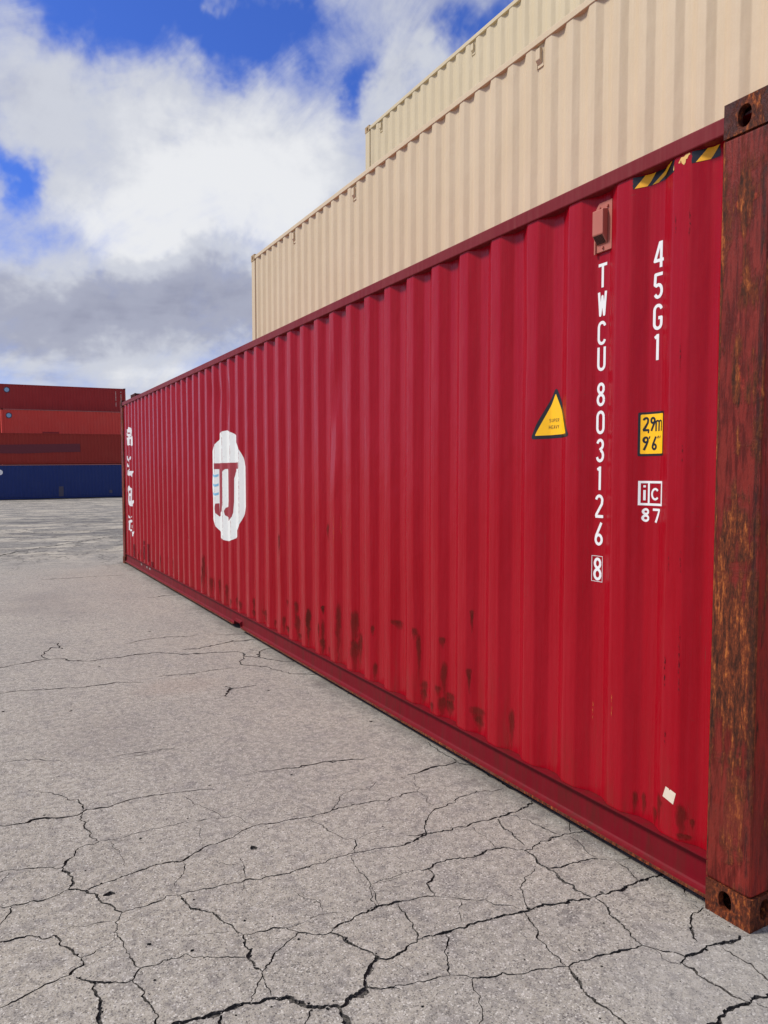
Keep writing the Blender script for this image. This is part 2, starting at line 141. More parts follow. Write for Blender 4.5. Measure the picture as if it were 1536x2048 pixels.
PATCHES = [(0.0,3.893,3.934,0.193,0.488),(0.0,3.618,3.649,0.504,0.55),(0.0,3.62,3.643,0.19,0.442),(0.0,3.335,3.375,0.191,0.62),(0.0,3.052,3.117,0.353,0.608),(0.0,3.047,3.128,0.19,0.391),(0.0,3.006,3.051,0.247,0.454),(0.0,2.797,2.819,0.497,0.546),(0.0,2.777,2.807,0.19,0.292),(0.0,2.444,2.545,0.601,0.635),(0.0,2.238,2.286,0.581,0.63),(0.0,2.226,2.247,0.329,0.605),(0.0,2.157,2.224,0.251,0.316),(0.0,2.173,2.223,0.19,0.261),(0.0,1.952,1.984,0.593,0.632),(0.0,1.94,1.971,0.28,0.491),(0.0,1.868,1.95,0.253,0.315),(0.0,1.874,1.946,0.19,0.269),(0.0,1.973,2.017,0.304,0.339),(0.0,1.673,1.692,0.817,0.837),(0.0,1.676,1.686,0.736,0.819),(0.0,1.681,1.708,0.477,0.51),(0.0,1.689,1.699,0.394,0.485),(0.0,1.596,1.686,0.242,0.307),(0.0,1.603,1.667,0.19,0.259),(0.0,6.96,7.014,0.19,0.629),(0.0,6.666,6.718,0.2,0.393),(0.0,6.38,6.413,0.216,0.413),(0.0,6.11,6.149,0.198,0.395),(0.0,5.261,5.288,0.21,0.365),(0.0,4.851,5.016,0.19,0.301),(0.0,4.696,4.725,0.19,0.248),(0.0,4.408,4.442,0.438,0.473),(0.0,4.16,4.205,0.383,0.5),(0.0,4.133,4.195,0.192,0.385),(0.0,3.892,3.936,0.257,0.475),(0.0,3.619,3.644,0.507,0.553),(0.0,4.496,4.538,0.884,1.049),(0.0,3.558,3.591,1.089,1.195),(0.0,3.663,3.692,0.287,0.411),(0.0,4.445,4.48,0.204,0.326),(0.0,0.544,0.559,0.19,0.262),(0.0,0.4,0.425,0.192,0.309),(0.0,0.295,0.327,0.19,0.308),(0.0,0.268,0.276,0.245,0.26),(0.0,0.275,0.32,0.19,0.193),(0.0,1.344,1.376,0.19,0.38),(1.0,10.318,10.573,0.475,0.545),(1.0,11.147,11.42,0.19,0.428),(1.0,10.034,10.121,0.226,0.53),(1.0,10.322,10.587,0.232,0.471),(1.0,9.754,9.867,0.19,0.271),(2.0,0.38,0.388,2.517,2.59),(2.0,0.319,0.325,2.49,2.597),(2.0,0.347,0.354,1.97,2.1),(2.0,0.329,0.335,1.653,1.732),(2.0,0.38,0.387,1.232,1.313),(2.0,0.326,0.333,1.229,1.318),(2.0,0.388,0.395,0.803,0.898),(2.0,0.324,0.331,0.819,1.038),(2.0,0.388,0.397,0.76,0.908),(2.0,0.322,0.331,0.758,0.935),(2.0,0.381,0.387,0.541,0.6)]
HANZI = [[(11.717,2.373),(11.507,2.399),(11.446,2.392),(11.413,2.378),(11.207,2.338),(11.224,2.294),(11.715,2.318)],[(11.726,2.314),(11.704,2.313),(11.7,2.292),(11.235,2.27),(11.416,2.242),(11.461,2.231),(11.72,2.255)],[(11.437,2.308),(11.223,2.298),(11.235,2.267),(11.443,2.284)],[(11.726,2.23),(11.461,2.233),(11.181,2.231),(11.177,2.194),(11.722,2.187)],[(11.718,2.192),(11.451,2.192),(11.455,2.119),(11.433,2.093),(11.69,2.087),(11.716,2.103)],[(11.423,2.201),(11.176,2.194),(11.177,2.076),(11.415,2.072),(11.429,2.093)],[(11.729,1.909),(11.71,1.913),(11.704,1.866),(11.496,1.837),(11.697,1.815),(11.725,1.849)],[(11.458,1.887),(11.43,1.903),(11.425,1.869),(11.449,1.837),(11.47,1.837)],[(11.726,1.777),(11.713,1.786),(11.698,1.752),(11.484,1.737),(11.7,1.718),(11.725,1.722)],[(11.716,1.663),(11.534,1.687),(11.467,1.679),(11.698,1.565),(11.722,1.587)],[(11.506,1.65),(11.168,1.649),(11.175,1.62),(11.417,1.55),(11.438,1.575),(11.531,1.574)],[(11.707,1.393),(11.517,1.4),(11.475,1.376),(11.416,1.352),(11.417,1.322),(11.721,1.308),(11.72,1.355)],[(11.721,1.312),(11.696,1.308),(11.695,1.215),(11.513,1.132),(11.718,1.121),(11.707,1.261)],[(11.448,1.318),(11.417,1.322),(11.426,1.131),(11.457,1.134)],[(11.7,1.262),(11.441,1.268),(11.441,1.222),(11.7,1.215)],[(11.718,1.125),(11.171,1.16),(11.176,1.111),(11.418,1.047),(11.457,1.05),(11.705,1.062)],[(11.72,0.886),(11.693,0.862),(11.462,0.862),(11.506,0.838),(11.716,0.831)],[(11.439,0.879),(11.428,0.884),(11.434,0.859),(11.448,0.854)],[(11.717,0.784),(11.694,0.793),(11.429,0.817),(11.419,0.784),(11.436,0.771),(11.718,0.75)],[(11.712,0.754),(11.491,0.768),(11.525,0.648),(11.716,0.626)],[(11.715,0.643),(11.431,0.653),(11.432,0.62),(11.715,0.622)],[(11.437,0.725),(11.426,0.729),(11.424,0.675),(11.435,0.67)],[(11.437,0.611),(11.171,0.634),(11.204,0.591),(11.431,0.532)]]

# ------------------------------------------------------------------ helpers
def mat(name):
    m = bpy.data.materials.new(name); m.use_nodes = True
    g = NT(m.node_tree); return m, g
def finish(g, **kw):
    b = g.n('ShaderNodeBsdfPrincipled')
    for k, v in kw.items():
        k = k.replace('_', ' ')
        if isinstance(v, bpy.types.NodeSocket): g.t.links.new(v, b.inputs[k])
        elif isinstance(v, tuple): b.inputs[k].default_value = (*v, 1)[:4]
        else: b.inputs[k].default_value = v
    o = g.n('ShaderNodeOutputMaterial'); g.t.links.new(b.outputs[0], o.inputs[0]); return b
def bump(g, h, strength=.3, dist=.002, normal=None):
    nd = g.n('ShaderNodeBump'); nd.inputs['Strength'].default_value = strength; nd.inputs['Distance'].default_value = dist
    g.t.links.new(h, nd.inputs['Height'])
    if normal is not None: g.t.links.new(normal, nd.inputs['Normal'])
    return nd.outputs[0]
def vscale(g, c, x, y, z): return g.v('MULTIPLY', c, (x, y, z))

def mesh(name, vs, fs, m=None, smooth=False):
    me = bpy.data.meshes.new(name); me.from_pydata(vs, [], fs)
    for mm in (m if isinstance(m, (list, tuple)) else [m]):
        if mm: me.materials.append(mm)
    if smooth: me.polygons.foreach_set('use_smooth', [True]*len(me.polygons))
    me.update(); return me
def link(name, me, parent=None, **props):
    o = bpy.data.objects.new(name, me); SC.collection.objects.link(o)
    if parent: o.parent = parent
    for k, v in props.items(): o[k] = v
    return o
def bm_mesh(name, bm, m, smooth=False):
    bmesh.ops.recalc_face_normals(bm, faces=bm.faces)
    me = bpy.data.meshes.new(name); bm.to_mesh(me); bm.free()
    for mm in (m if isinstance(m, (list, tuple)) else [m]): me.materials.append(mm)
    if smooth: me.polygons.foreach_set('use_smooth', [True]*len(me.polygons))
    return me
def add_box(bm, x0, x1, y0, y1, z0, z1, bev=0, seg=2):
    r = bmesh.ops.create_cube(bm, size=1)
    for v in r['verts']: v.co = Vector((x0+(v.co.x+.5)*(x1-x0), y0+(v.co.y+.5)*(y1-y0), z0+(v.co.z+.5)*(z1-z0)))
    if bev:
        es = list({e for v in r['verts'] for e in v.link_edges})
        bmesh.ops.bevel(bm, geom=es, offset=bev, segments=seg, profile=.5, affect='EDGES')

# ------------------------------------------------------------------ corrugated side profile (container frame: x = depth, y = length, z = height)
P0, PP, FW, FS, XO, XI = .322, .2785, .076, .067, .015, .051
LEN, WID = 12.192, 2.438
def prof(y, p0=P0):
    if y < .215: return min(XI, .024+(XI-.024)*max(0, y-.189)/.026)
    if y > 11.97: return max(.024, XI-(XI-.024)*(y-11.97)/.034)
    s = (y-p0) % PP
    if s < FW: return XO
    if s < FW+FS: return XO+(XI-XO)*(s-FW)/FS
    if s < PP-FS: return XI
    return XI-(XI-XO)*(s-(PP-FS))/FS
def folds(p0=P0):
    ys = []
    k = -2
    while True:
        b = p0+PP*k; k += 1
        if b > 12.1: break
        ys += [b, b+FW, b+FW+FS, b+PP-FS]
    ys = [y for y in ys if .245 < y < 11.95]
    return [.215]+ys+[11.97]
def smooth_prof(y, p0, r=.007):
    return (prof(y-r, p0)+prof(y, p0)*2+prof(y+r, p0))/4
def dent(y, z):
    dx = dy = 0
    for (a, b, ra, rb, ax, ay) in DENTS:
        q = ((y-a)/ra)**2+((z-b)/rb)**2
        if q < 6: e = exp(-q); dx += ax*e; dy += ay*e
    return dx, dy
DENTS = [(6.30, 2.45, .10, .16, .022, .01), (5.98, 2.40, .08, .20, .020, -.012), (6.62, 2.52, .09, .12, .014, .006), (3.41, 2.16, .06, .28, .014, .026), (3.41, 1.86, .07, .25, .010, -.022),
         (5.05, 1.2, .3, .5, .006, 0), (2.3, .62, .25, .35, .007, 0), (9.4, .9, .4, .4, .008, .003), (1.25, 2.25, .06, .20, .008, .004), (7.9, 1.9, .3, .5, .006, .002), (4.6, .5, .3, .25, .008, 0)]
def surf_x(y, z, p0=P0):
    dx, dy = dent(y, z)
    return smooth_prof(y-dy, p0)+dx
def columns(p0=P0, fine=True):
    ys = set([.188, 12.004])
    for f in folds(p0):
        if fine: ys.update((round(f-.008, 4), round(f-.0025, 4), round(f+.0025, 4), round(f+.008, 4)))
        else: ys.add(round(f, 4))
    return sorted(y for y in ys if .187 < y < 12.005)
def panel_mesh(name, m, H, p0=P0, fine=True, dents=False, z0=.188, zrows=4):
    ys = columns(p0, fine); z1 = H-.092; n = zrows
    vs = []; fs = []
    for j in range(n+1):
        z = z0+(z1-z0)*j/n
        for y in ys:
            x = surf_x(y, z, p0) if dents else (smooth_prof(y, p0) if fine else prof(y, p0))
            vs.append((x, y, z))
    c = len(ys)
    for j in range(n):
        for i in range(c-1): fs.append((j*c+i, j*c+c+i, j*c+c+i+1, j*c+i+1))
    return mesh(name, vs, fs, m, smooth=fine)

# ------------------------------------------------------------------ flat print that follows the corrugated sheet
def decal(name, polys, m, parent, off=.0008, holes=(), p0=P0, dents=True, xfun=None, **props):
    """polys/holes: convex-ish polygons in (y, z); unioned, cut along the folds, laid on the sheet"""
    vs = []; faces = []; edges = []
    def add(poly):
        b = len(vs); ar = sum(poly[i][0]*poly[(i+1) % len(poly)][1]-poly[(i+1) % len(poly)][0]*poly[i][1] for i in range(len(poly)))
        if ar < 0: poly = poly[::-1]
        vs.extend([Vector(q) for q in poly]); faces.append(list(range(b, b+len(poly))))
    for q in polys: add(list(q))
    nh = len(faces)
    for q in holes: add(list(q))
    ya = min(v.x for v in vs); yb = max(v.x for v in vs); za = min(v.y for v in vs)-.01; zb = max(v.y for v in vs)+.01
    if xfun is None:
        for y in columns(p0):
            if ya < y < yb:
                vs += [Vector((y, za)), Vector((y, zb))]; edges.append((len(vs)-2, len(vs)-1))
        if dents:
            z = za
            while z < zb:
                z += .08; vs += [Vector((ya-.001, z)), Vector((yb+.001, z))]; edges.append((len(vs)-2, len(vs)-1))
    ov, oe, of, _, _, src = delaunay_2d_cdt(vs, edges, faces, 0, 1e-6, True)
    keep = [f for f, s in zip(of, src) if s and min(s) < nh and not any(q >= nh for q in s)]
    pts = []
    for v in ov:
        x = xfun(v.x, v.y) if xfun else surf_x(v.x, v.y, p0)
        pts.append((x-off, v.x, v.y))
    me = mesh(name, pts, [tuple(f)[::-1] for f in keep], m, smooth=True)
    bm = bmesh.new(); bm.from_mesh(me)
    bmesh.ops.delete(bm, geom=[v for v in bm.verts if not v.link_faces], context='VERTS')
    for f in bm.faces:
        if f.normal.x > 0: f.normal_flip()
    bm.to_mesh(me); bm.free()
    return link(name, me, parent, **props)

# stroke lettering -------------------------------------------------------
def arc(cx, cy, rx, ry, a0, a1, n=10):
    return [(cx+rx*cos(RD(a0+(a1-a0)*i/n)), cy+ry*sin(RD(a0+(a1-a0)*i/n))) for i in range(n+1)]
def glyph(ch, w, s):
    a = s/2; c = w/2; r = c-a; T = 1-a
    G = {
     'T': [[(0, T), (w, T)], [(c, T), (c, 0)]],
     'W': [[(a*.7, 1), (w*.27, a*.6), (c, .8), (w*.73, a*.6), (w-a*.7, 1)]],
     'C': [arc(c, T-r*1.1, r, r*1.1, 12, 180)+arc(c, a+r*1.1, r, r*1.1, 180, 348)],
     'U': [[(a, 1)]+arc(c, a+r*1.1, r, r*1.1, 180, 360)+[(w-a, 1)]],
     '0': [arc(c, T-r*1.2, r, r*1.2, 0, 180)+arc(c, a+r*1.2, r, r*1.2, 180, 360)+[(w-a, T-r*1.2)]],
     '8': [arc(c, .745, r*.9, .255-a, 0, 360, 16), arc(c, .275, r, .275-a, 0, 360, 16)],
     '3': [arc(c, .745, r*.9, .255-a, 165, -80)+[(c-r*.1, .51)], arc(c, .275, r, .285-a, 80, -165)],
     '1': [[(c+a*.2, 0), (c+a*.2, 1)], [(c+a*.2, 1-a*.8), (c-r*.75, .86)]],
     '2': [arc(c, T-r*1.1, r, r*1.1, 170, -20)+[(w-a-.02, .60), (a+.02, .14), (a, a)], [(a*.4, a), (w, a)]],
     '6': [[(w*.80, 1-a*.2), (a+.03, .42)]+arc(c, a+r*1.15, r, r*1.15, 170, -190, 18)],
     '9': [[(w*.22, a*.3), (w-a-.02, .60)]+arc(c, T-r*1.15, r, r*1.15, -10, 350, 18)],
     '4': [[(w*.62, 1-a*.3), (a*.6, .28), (w, .28)], [(w*.72, 0), (w*.72, 1)]],
     '5': [[(w*.92, T), (a+.02, T), (a, .56)]+arc(c-.01, .30, r, .30-a, 120, -150)],
     'G': [arc(c, T-r*1.1, r, r*1.1, 12, 180)+arc(c, a+r*1.1, r, r*1.1, 180, 360)+[(w-a, .46), (c+.02, .46)]],
     '7': [[(0, T), (w-a*.6, T), (w*.40, 0)]],
     'i': [[(c, 0), (c, .68)], [(c, .86), (c, 1)]],
     'c': [arc(c, .5, r, .5-a, 40, 320, 18)],
     'm': [[(a, 0), (a, .72)], arc(w*.28+a*.2, .58, w*.22, .14, 170, 0)+[(c, 0)], arc(w*.72, .58, w*.22, .14, 170, 0)+[(w-a, 0)]],
     ',': [[(c, .10), (c-.04, -.14)]], "'": [[(c+.04, 1), (c-.02, .82)]],
     'S': [arc(c, .745, r, .255-a, 30, 270)+arc(c, .265, r, .265-a, 90, -150)],
     'P': [[(a, 0), (a, T), (c, T)]+arc(w-a-.12, .735, .12, .265-a, 90, -90)+[(a, .47)]],
     'E': [[(w, T), (a, T), (a, a), (w, a)], [(a, .5), (w*.9, .5)]],
     'R': [[(a, 0), (a, T), (c, T)]+arc(w-a-.12, .735, .12, .265-a, 90, -90)+[(a, .47)], [(c, .47), (w-a*.5, 0)]],
     'H': [[(a, 0), (a, 1)], [(w-a, 0), (w-a, 1)], [(a, .5), (w-a, .5)]],
     'A': [[(a*.5, 0), (c, 1-a*.4), (w-a*.5, 0)], [(w*.22, .3), (w*.78, .3)]],
     'V': [[(a*.5, 1), (c, a*.5), (w-a*.5, 1)]],
     'Y': [[(a*.5, 1), (c, .48), (w-a*.5, 1)], [(c, .5), (c, 0)]],
    }
    return G[ch]
def stroke(lines, s, tf):
    """polylines -> quads and round joints, through tf (u, v) -> (y, z)"""
    out = []; h = s/2
    for L in lines:
        for i in range(len(L)-1):
            (x0, y0), (x1, y1) = L[i], L[i+1]; d = math.hypot(x1-x0, y1-y0)
            if d < 1e-6: continue
            nx, ny = -(y1-y0)/d*h, (x1-x0)/d*h
            out.append([tf(x0+nx, y0+ny), tf(x0-nx, y0-ny), tf(x1-nx, y1-ny), tf(x1+nx, y1+ny)])
        for i in range(1, len(L)-1):
            out.append([tf(L[i][0]+h*cos(k*pi/5+.3), L[i][1]+h*sin(k*pi/5+.3)) for k in range(10)])
    return out
def text(chars, yc, zt, hgt, w=.46, s=.12, wk=1.0):
    """vertical column of characters: centre y, list of top z"""
    out = []
    for ch, z in zip(chars, zt):
        out += stroke(glyph(ch, w, s), s, lambda u, v: (yc-(u-w/2)*hgt*wk, z-hgt+v*hgt))
    return out
def row(chars, y0, z0, hgt, w=.5, s=.14, adv=.62, wk=1.0, widths={}):
    out = []; u0 = 0
    for ch in chars:
        ww = widths.get(ch, w)
        if ch != ' ': out += stroke(glyph(ch, ww, s), s, lambda u, v: (y0-(u0+u)*hgt*wk, z0+v*hgt))
        u0 += ww+(adv-w)
    return out

# ------------------------------------------------------------------ materials
def paint(name, base, fade, rough=.38, coat=.25, rust=.5, scr=.5, low=(.09, .035, .02), waver=.5, sat_noise=.12, spec=.5):
    m, g = mat(name)
    c = g.n('ShaderNodeTexCoord').outputs['Object']; x, y, z = g.xyz(c)
    streak = g.noise(vscale(g, c, 6, 14, .35), 3.0, 5, .6)
    big = g.noise(c, .9, 4, .6); fine = g.noise(c, 60, 4, .6)
    col = g.mix(g.m('MULTIPLY', g.ss(streak, .42, .75), sat_noise*2.2), base, fade)
    col = g.mix(g.m('MULTIPLY', g.ss(big, .4, .7), sat_noise*1.6), col, fade)
    col = g.mix(g.m('MULTIPLY', g.ss(fine, .35, .65), sat_noise*.35), col, tuple(.6*v for v in base))
    # hairline scrapes
    s1 = g.noise(vscale(g, c, 30, 90, 1.6), 3.0, 3, .7); zone = g.noise(g.v('ADD', c, (3, 1, 7)), 1.7, 2, .5)
    scr1 = g.m('MULTIPLY', g.ss(s1, .66, .71), g.ss(zone, .50, .62))
    s2 = g.noise(g.v('ADD', vscale(g, c, 20, 5, 70), (4, 4, 4)), 2.2, 3, .75)
    scr2 = g.m('MULTIPLY', g.ss(s2, .67, .71), g.ss(g.noise(g.v('ADD', c, (9, 6, 2)), 1.3, 2, .5), .52, .62))
    scrm = g.m('MULTIPLY', g.m('MAXIMUM', scr1, g.m('MULTIPLY', scr2, .7)), scr, clamp=True)
    col = g.mix(scrm, col, low)
    # grime gathering near the bottom and under the roof rail
    gr = g.m('MULTIPLY', g.ss(z, .75, .18), g.ss(g.noise(vscale(g, c, 8, 8, 1.2), 2.2, 5, .65), .45, .7))
    col = g.mix(g.m('MULTIPLY', gr, rust*.6), col, tuple(v*.55+w*.45 for v, w in zip(base, low)))
    # rust specks
    sp = g.noise(c, 38, 5, .7); spz = g.noise(g.v('ADD', c, (1, 8, 3)), 2.1, 3, .6)
    spk = g.m('MULTIPLY', g.m('MULTIPLY', g.ss(sp, .70, .76), g.ss(spz, .5, .66)), rust)
    col = g.mix(spk, col, low)
    wv = g.noise(vscale(g, c, 3, 3, 1.2), 1.6, 3, .5)
    h = g.m('ADD', g.m('MULTIPLY', fine, .15), g.m('MULTIPLY', scrm, -.8))
    nrm = bump(g, wv, waver, .03); nrm = bump(g, h, .25, .0012, nrm)
    ro = g.m('ADD', g.m('MULTIPLY', streak, .22), rough-.08)
    ro = g.m('ADD', ro, g.m('MULTIPLY', g.m('ADD', scrm, spk), .3), clamp=True)
    finish(g, Base_Color=col, Roughness=ro, Normal=nrm, Coat_Weight=coat, Coat_Roughness=.28, Specular_IOR_Level=spec)
    return m
def rusty(name, paintc, amount=.5, zband=None, stretch=.12, bright=(.50, .035, .02), edges=False):
    m, g = mat(name)
    c = g.n('ShaderNodeTexCoord').outputs['Object']; x, y, z = g.xyz(c)
    v = vscale(g, c, 1, 1, stretch)
    n1 = g.noise(v, 16, 8, .68, .6); n2 = g.noise(g.v('ADD', v, (5, 3, 2)), 55, 6, .7, .4); n3 = g.noise(g.v('ADD', c, (2, 2, 8)), 5.0, 6, .65, .5)
    n4 = g.noise(g.v('ADD', vscale(g, c, 1, 1, .35), (8, 1, 4)), 110, 4, .75)
    colp = g.mix(g.ss(n2, .40, .62), paintc, tuple(q*.42 for q in paintc))
    colp = g.mix(g.m('MULTIPLY', g.ss(n1, .56, .62), .55), colp, tuple(min(1, q*1.7+.01) for q in paintc))
    colp = g.mix(g.m('MULTIPLY', g.ss(n3, .60, .66), g.ss(n2, .45, .6)), colp, bright)
    r = g.n('ShaderNodeValToRGB'); g.t.links.new(g.m('ADD', g.m('MULTIPLY', n2, .6), g.m('MULTIPLY', n4, .4)), r.inputs[0])
    st = [(.36, (.020, .009, .006)), (.46, (.070, .020, .010)), (.54, (.17, .038, .014)), (.63, (.44, .13, .03))]
    while len(r.color_ramp.elements) < len(st): r.color_ramp.elements.new(.5)
    for e, (p, q) in zip(r.color_ramp.elements, st): e.position = p; e.color = (*q, 1)
    msk = g.m('ADD', g.m('MULTIPLY', n1, .6), g.m('MULTIPLY', n3, .5))
    if zband:
        zc, zr, k = zband
        band = g.m('EXPONENT', g.m('MULTIPLY', g.m('POWER', g.m('ABSOLUTE', g.m('DIVIDE', g.m('SUBTRACT', z, zc), zr)), 2), -1))
        msk = g.m('ADD', msk, g.m('MULTIPLY', band, k))
    if edges:
        q = g.m('DIVIDE', g.m('SUBTRACT', y, .181), .009)
        msk = g.m('ADD', msk, g.m('MULTIPLY', g.m('EXPONENT', g.m('MULTIPLY', g.m('MULTIPLY', q, q), -1)), .13))
        msk = g.m('ADD', msk, g.m('MULTIPLY', g.ss(z, 1.7, 2.5), .03))
    t = .68-.28*amount
    f = g.ss(msk, t-.04, t+.05)
    col = g.mix(f, colp, r.outputs[0])
    dk = g.ss(g.noise(g.v('ADD', vscale(g, c, 1, 1, .06), (1, 9, 9)), 20, 6, .7, .3), .60, .68)
    if edges:
        zc = g.comb(0, 0, z); wob = g.m('MULTIPLY', g.m('SUBTRACT', g.noise(zc, 5, 5, .7), .5), .030)
        q = g.m('DIVIDE', g.m('ADD', g.m('SUBTRACT', y, .024), wob), .010)
        dk = g.m('MAXIMUM', dk, g.m('MULTIPLY', g.m('EXPONENT', g.m('MULTIPLY', g.m('MULTIPLY', q, q), -1)), g.ss(n2, .38, .55)))
        endf = g.m('MULTIPLY', g.ss(y, .009, .0062), g.ss(n1, .62, .50))
        col = g.mix(g.m('MULTIPLY', endf, .8), col, g.mix(g.ss(n2, .4, .6), (.40, .030, .018), (.24, .022, .016)))
        low_ = g.m('MULTIPLY', g.m('MULTIPLY', g.ss(z, .62, .45), g.ss(z, .10, .30)), g.ss(g.noise(c, 9, 5, .6), .42, .52))
        col = g.mix(g.m('MULTIPLY', low_, .5), col, (.18, .028, .018))
    col = g.mix(g.m('MULTIPLY', dk, .75), col, (.022, .011, .009))
    h = g.m('ADD', g.m('MULTIPLY', f, .6), g.m('ADD', g.m('MULTIPLY', n4, .8), g.m('MULTIPLY', dk, -.4)))
    nrm = bump(g, h, .9, .004)
    finish(g, Base_Color=col, Roughness=g.m('ADD', g.m('MULTIPLY', f, .25), .5), Normal=nrm, Specular_IOR_Level=.16)
    return m
def flatm(name, col, rough=.5, wear=0, wearcol=(.3, .02, .03), coat=0):
    m, g = mat(name)
    c = g.n('ShaderNodeTexCoord').outputs['Object']
    n = g.noise(c, 35, 4, .6)
    k = g.mix(g.m('MULTIPLY', g.ss(n, .4, .7), .12), col, tuple(.6*v for v in col))
    b = finish(g, Base_Color=k, Roughness=rough, Coat_Weight=coat)
    if wear:   # worn paint lets the sheet below show through
        y = g.xyz(c)[1]
        s = g.m('FRACT', g.m('DIVIDE', g.m('SUBTRACT', y, P0), PP))
        ed = g.m('ADD', g.m('MAXIMUM', g.ss(g.m('ABSOLUTE', g.m('SUBTRACT', s, FW/PP)), .035, .0), g.ss(g.m('ABSOLUTE', g.m('SUBTRACT', s, 0.02)), .03, .0)), 0)
        ww = g.noise(vscale(g, c, 30, 60, 22), 1.4, 5, .75)
        a = g.ss(g.m('ADD', ww, g.m('MULTIPLY', ed, .17*wear)), .66, .70)
        tr = g.n('ShaderNodeBsdfTransparent'); mx = g.n('ShaderNodeMixShader')
        g.t.links.new(a, mx.inputs[0]); g.t.links.new(b.outputs[0], mx.inputs[1]); g.t.links.new(tr.outputs[0], mx.inputs[2])
        out = [q for q in g.t.nodes if q.type == 'OUTPUT_MATERIAL'][0]; g.t.links.new(mx.outputs[0], out.inputs[0])
    return m
def patch_mat(name, cols, kind):
    """soft-edged rust streak / touch-up paint / scratch on a patch with 0..1 coordinates"""
    m, g = mat(name)
    uv = g.n('ShaderNodeUVMap').outputs[0]; u, v, _ = g.xyz(uv)
    c = g.n('ShaderNodeTexCoord').outputs['Object']
    n1 = g.noise(vscale(g, c, 1, 1, .25), 45, 6, .7, .5); n2 = g.noise(g.v('ADD', c, (3, 3, 3)), 120, 5, .7)
    if kind == 'rust':
        nn = g.m('MULTIPLY', g.m('SUBTRACT', g.m('ADD', g.m('MULTIPLY', n1, .6), g.m('MULTIPLY', n2, .4)), .5), 3.4)
        wob = g.m('MULTIPLY', g.m('SUBTRACT', g.noise(g.v('ADD', vscale(g, c, 3, 3, 9), (2, 2, 2)), 2.0, 4, .65), .5), 1.3)
        du = g.m('ABSOLUTE', g.m('ADD', g.m('SUBTRACT', g.m('MULTIPLY', u, 2), 1), wob))
        wid = g.m('ADD', g.m('MULTIPLY', g.ss(v, 0, .75), .48), .24)
        r2 = g.m('DIVIDE', du, wid); tp = g.m('MAXIMUM', g.m('DIVIDE', g.m('SUBTRACT', v, .78), .24), 0)
        e = g.m('SUBTRACT', 1, g.m('ADD', g.m('MULTIPLY', r2, r2), g.m('MULTIPLY', tp, tp)))
        fade = g.m('ADD', g.m('MULTIPLY', g.ss(v, 0, .8), .65), .30)
        fine = g.m('MULTIPLY', g.m('SUBTRACT', g.noise(vscale(g, c, 1, 1, .08), 160, 4, .7), .5), 2.2)
        a = g.ss(g.m('ADD', e, g.m('ADD', g.m('MULTIPLY', nn, .55), g.m('MULTIPLY', fine, .5))), -.05, 1.0)
        a = g.m('MULTIPLY', g.m('MULTIPLY', a, fade), g.m('MULTIPLY', g.ss(v, 0, .06), g.m('MULTIPLY', g.ss(u, 0, .1), g.ss(u, 1, .9))))
        a = g.m('MULTIPLY', a, .54)
    elif kind == 'touch':
        a = g.ss(g.m('ADD', g.m('MINIMUM', g.m('MINIMUM', u, g.m('SUBTRACT', 1, u)), g.m('MINIMUM', v, g.m('SUBTRACT', 1, v))), g.m('MULTIPLY', g.m('SUBTRACT', n1, .5), .2)), .02, .07, 0, .55)
    else:
        wob = g.m('MULTIPLY', g.m('SUBTRACT', g.noise(vscale(g, c, 0, 0, 9), 1.5, 3, .7), .5), 1.1)
        du = g.m('ABSOLUTE', g.m('ADD', g.m('SUBTRACT', u, .5), wob))
        a = g.m('MULTIPLY', g.ss(g.m('ADD', du, g.m('MULTIPLY', g.m('SUBTRACT', n2, .5), .5)), .14, .05), g.ss(g.m('MULTIPLY', v, g.m('SUBTRACT', 1, v)), 0, .08))
        a = g.m('MULTIPLY', g.m('MULTIPLY', a, .6), g.ss(g.noise(vscale(g, c, 0, 0, 30), 1.5, 3, .7), .46, .56))
    r = g.mix(g.ss(n2, .35, .65), cols[0], cols[1])
    b = finish(g, Base_Color=r, Roughness=.75 if kind != 'touch' else .4, Specular_IOR_Level=.12, Normal=bump(g, n2, .5, .001))
    tr = g.n('ShaderNodeBsdfTransparent'); mx = g.n('ShaderNodeMixShader')
    g.t.links.new(a, mx.inputs[0]); g.t.links.new(tr.outputs[0], mx.inputs[1]); g.t.links.new(b.outputs[0], mx.inputs[2])
    out = [q for q in g.t.nodes if q.type == 'OUTPUT_MATERIAL'][0]; g.t.links.new(mx.outputs[0], out.inputs[0])
    return m

RED = paint('red_paint', (.315, .0004, .008), (.35, .006, .016), rough=.25, coat=.0, rust=.9, scr=.9, spec=.23, sat_noise=.3)
RED_RAIL = paint('red_rail_paint', (.17, .010, .015), (.21, .035, .035), rough=.5, coat=.0, rust=1.4, scr=1.4, spec=.16, sat_noise=.3)
RED_SILL = paint('red_sill_paint', (.165, .002, .009), (.13, .022, .02), rough=.55, coat=.0, rust=1.8, scr=.9, spec=.15, low=(.06, .02, .012))
POST = rusty('weathered_post_paint', (.20, .022, .015), .33, (1.0, .32, .19), edges=True)
POST2 = rusty('weathered_red_paint', (.33, .028, .016), .12)
CAST = rusty('rusty_cast_steel', (.13, .030, .014), .62, None, .6)
CAST_TOP = rusty('dark_rusty_cast_steel', (.075, .018, .015), .42, None, .6)
LIP = rusty('brown_rail_lip', (.18, .06, .035), .55, None, .5)
BEIGE = paint('cream_paint', (.575, .462, .302), (.64, .53, .37), rough=.5, coat=.0, spec=.25, rust=.25, scr=.25, sat_noise=.2, low=(.33, .22, .14), waver=.35)
BEIGE2 = paint('pale_olive_cream_paint', (.55, .460, .300), (.61, .52, .36), rough=.5, coat=.0, spec=.25, rust=.25, scr=.2, sat_noise=.2, low=(.3, .2, .1), waver=.35)
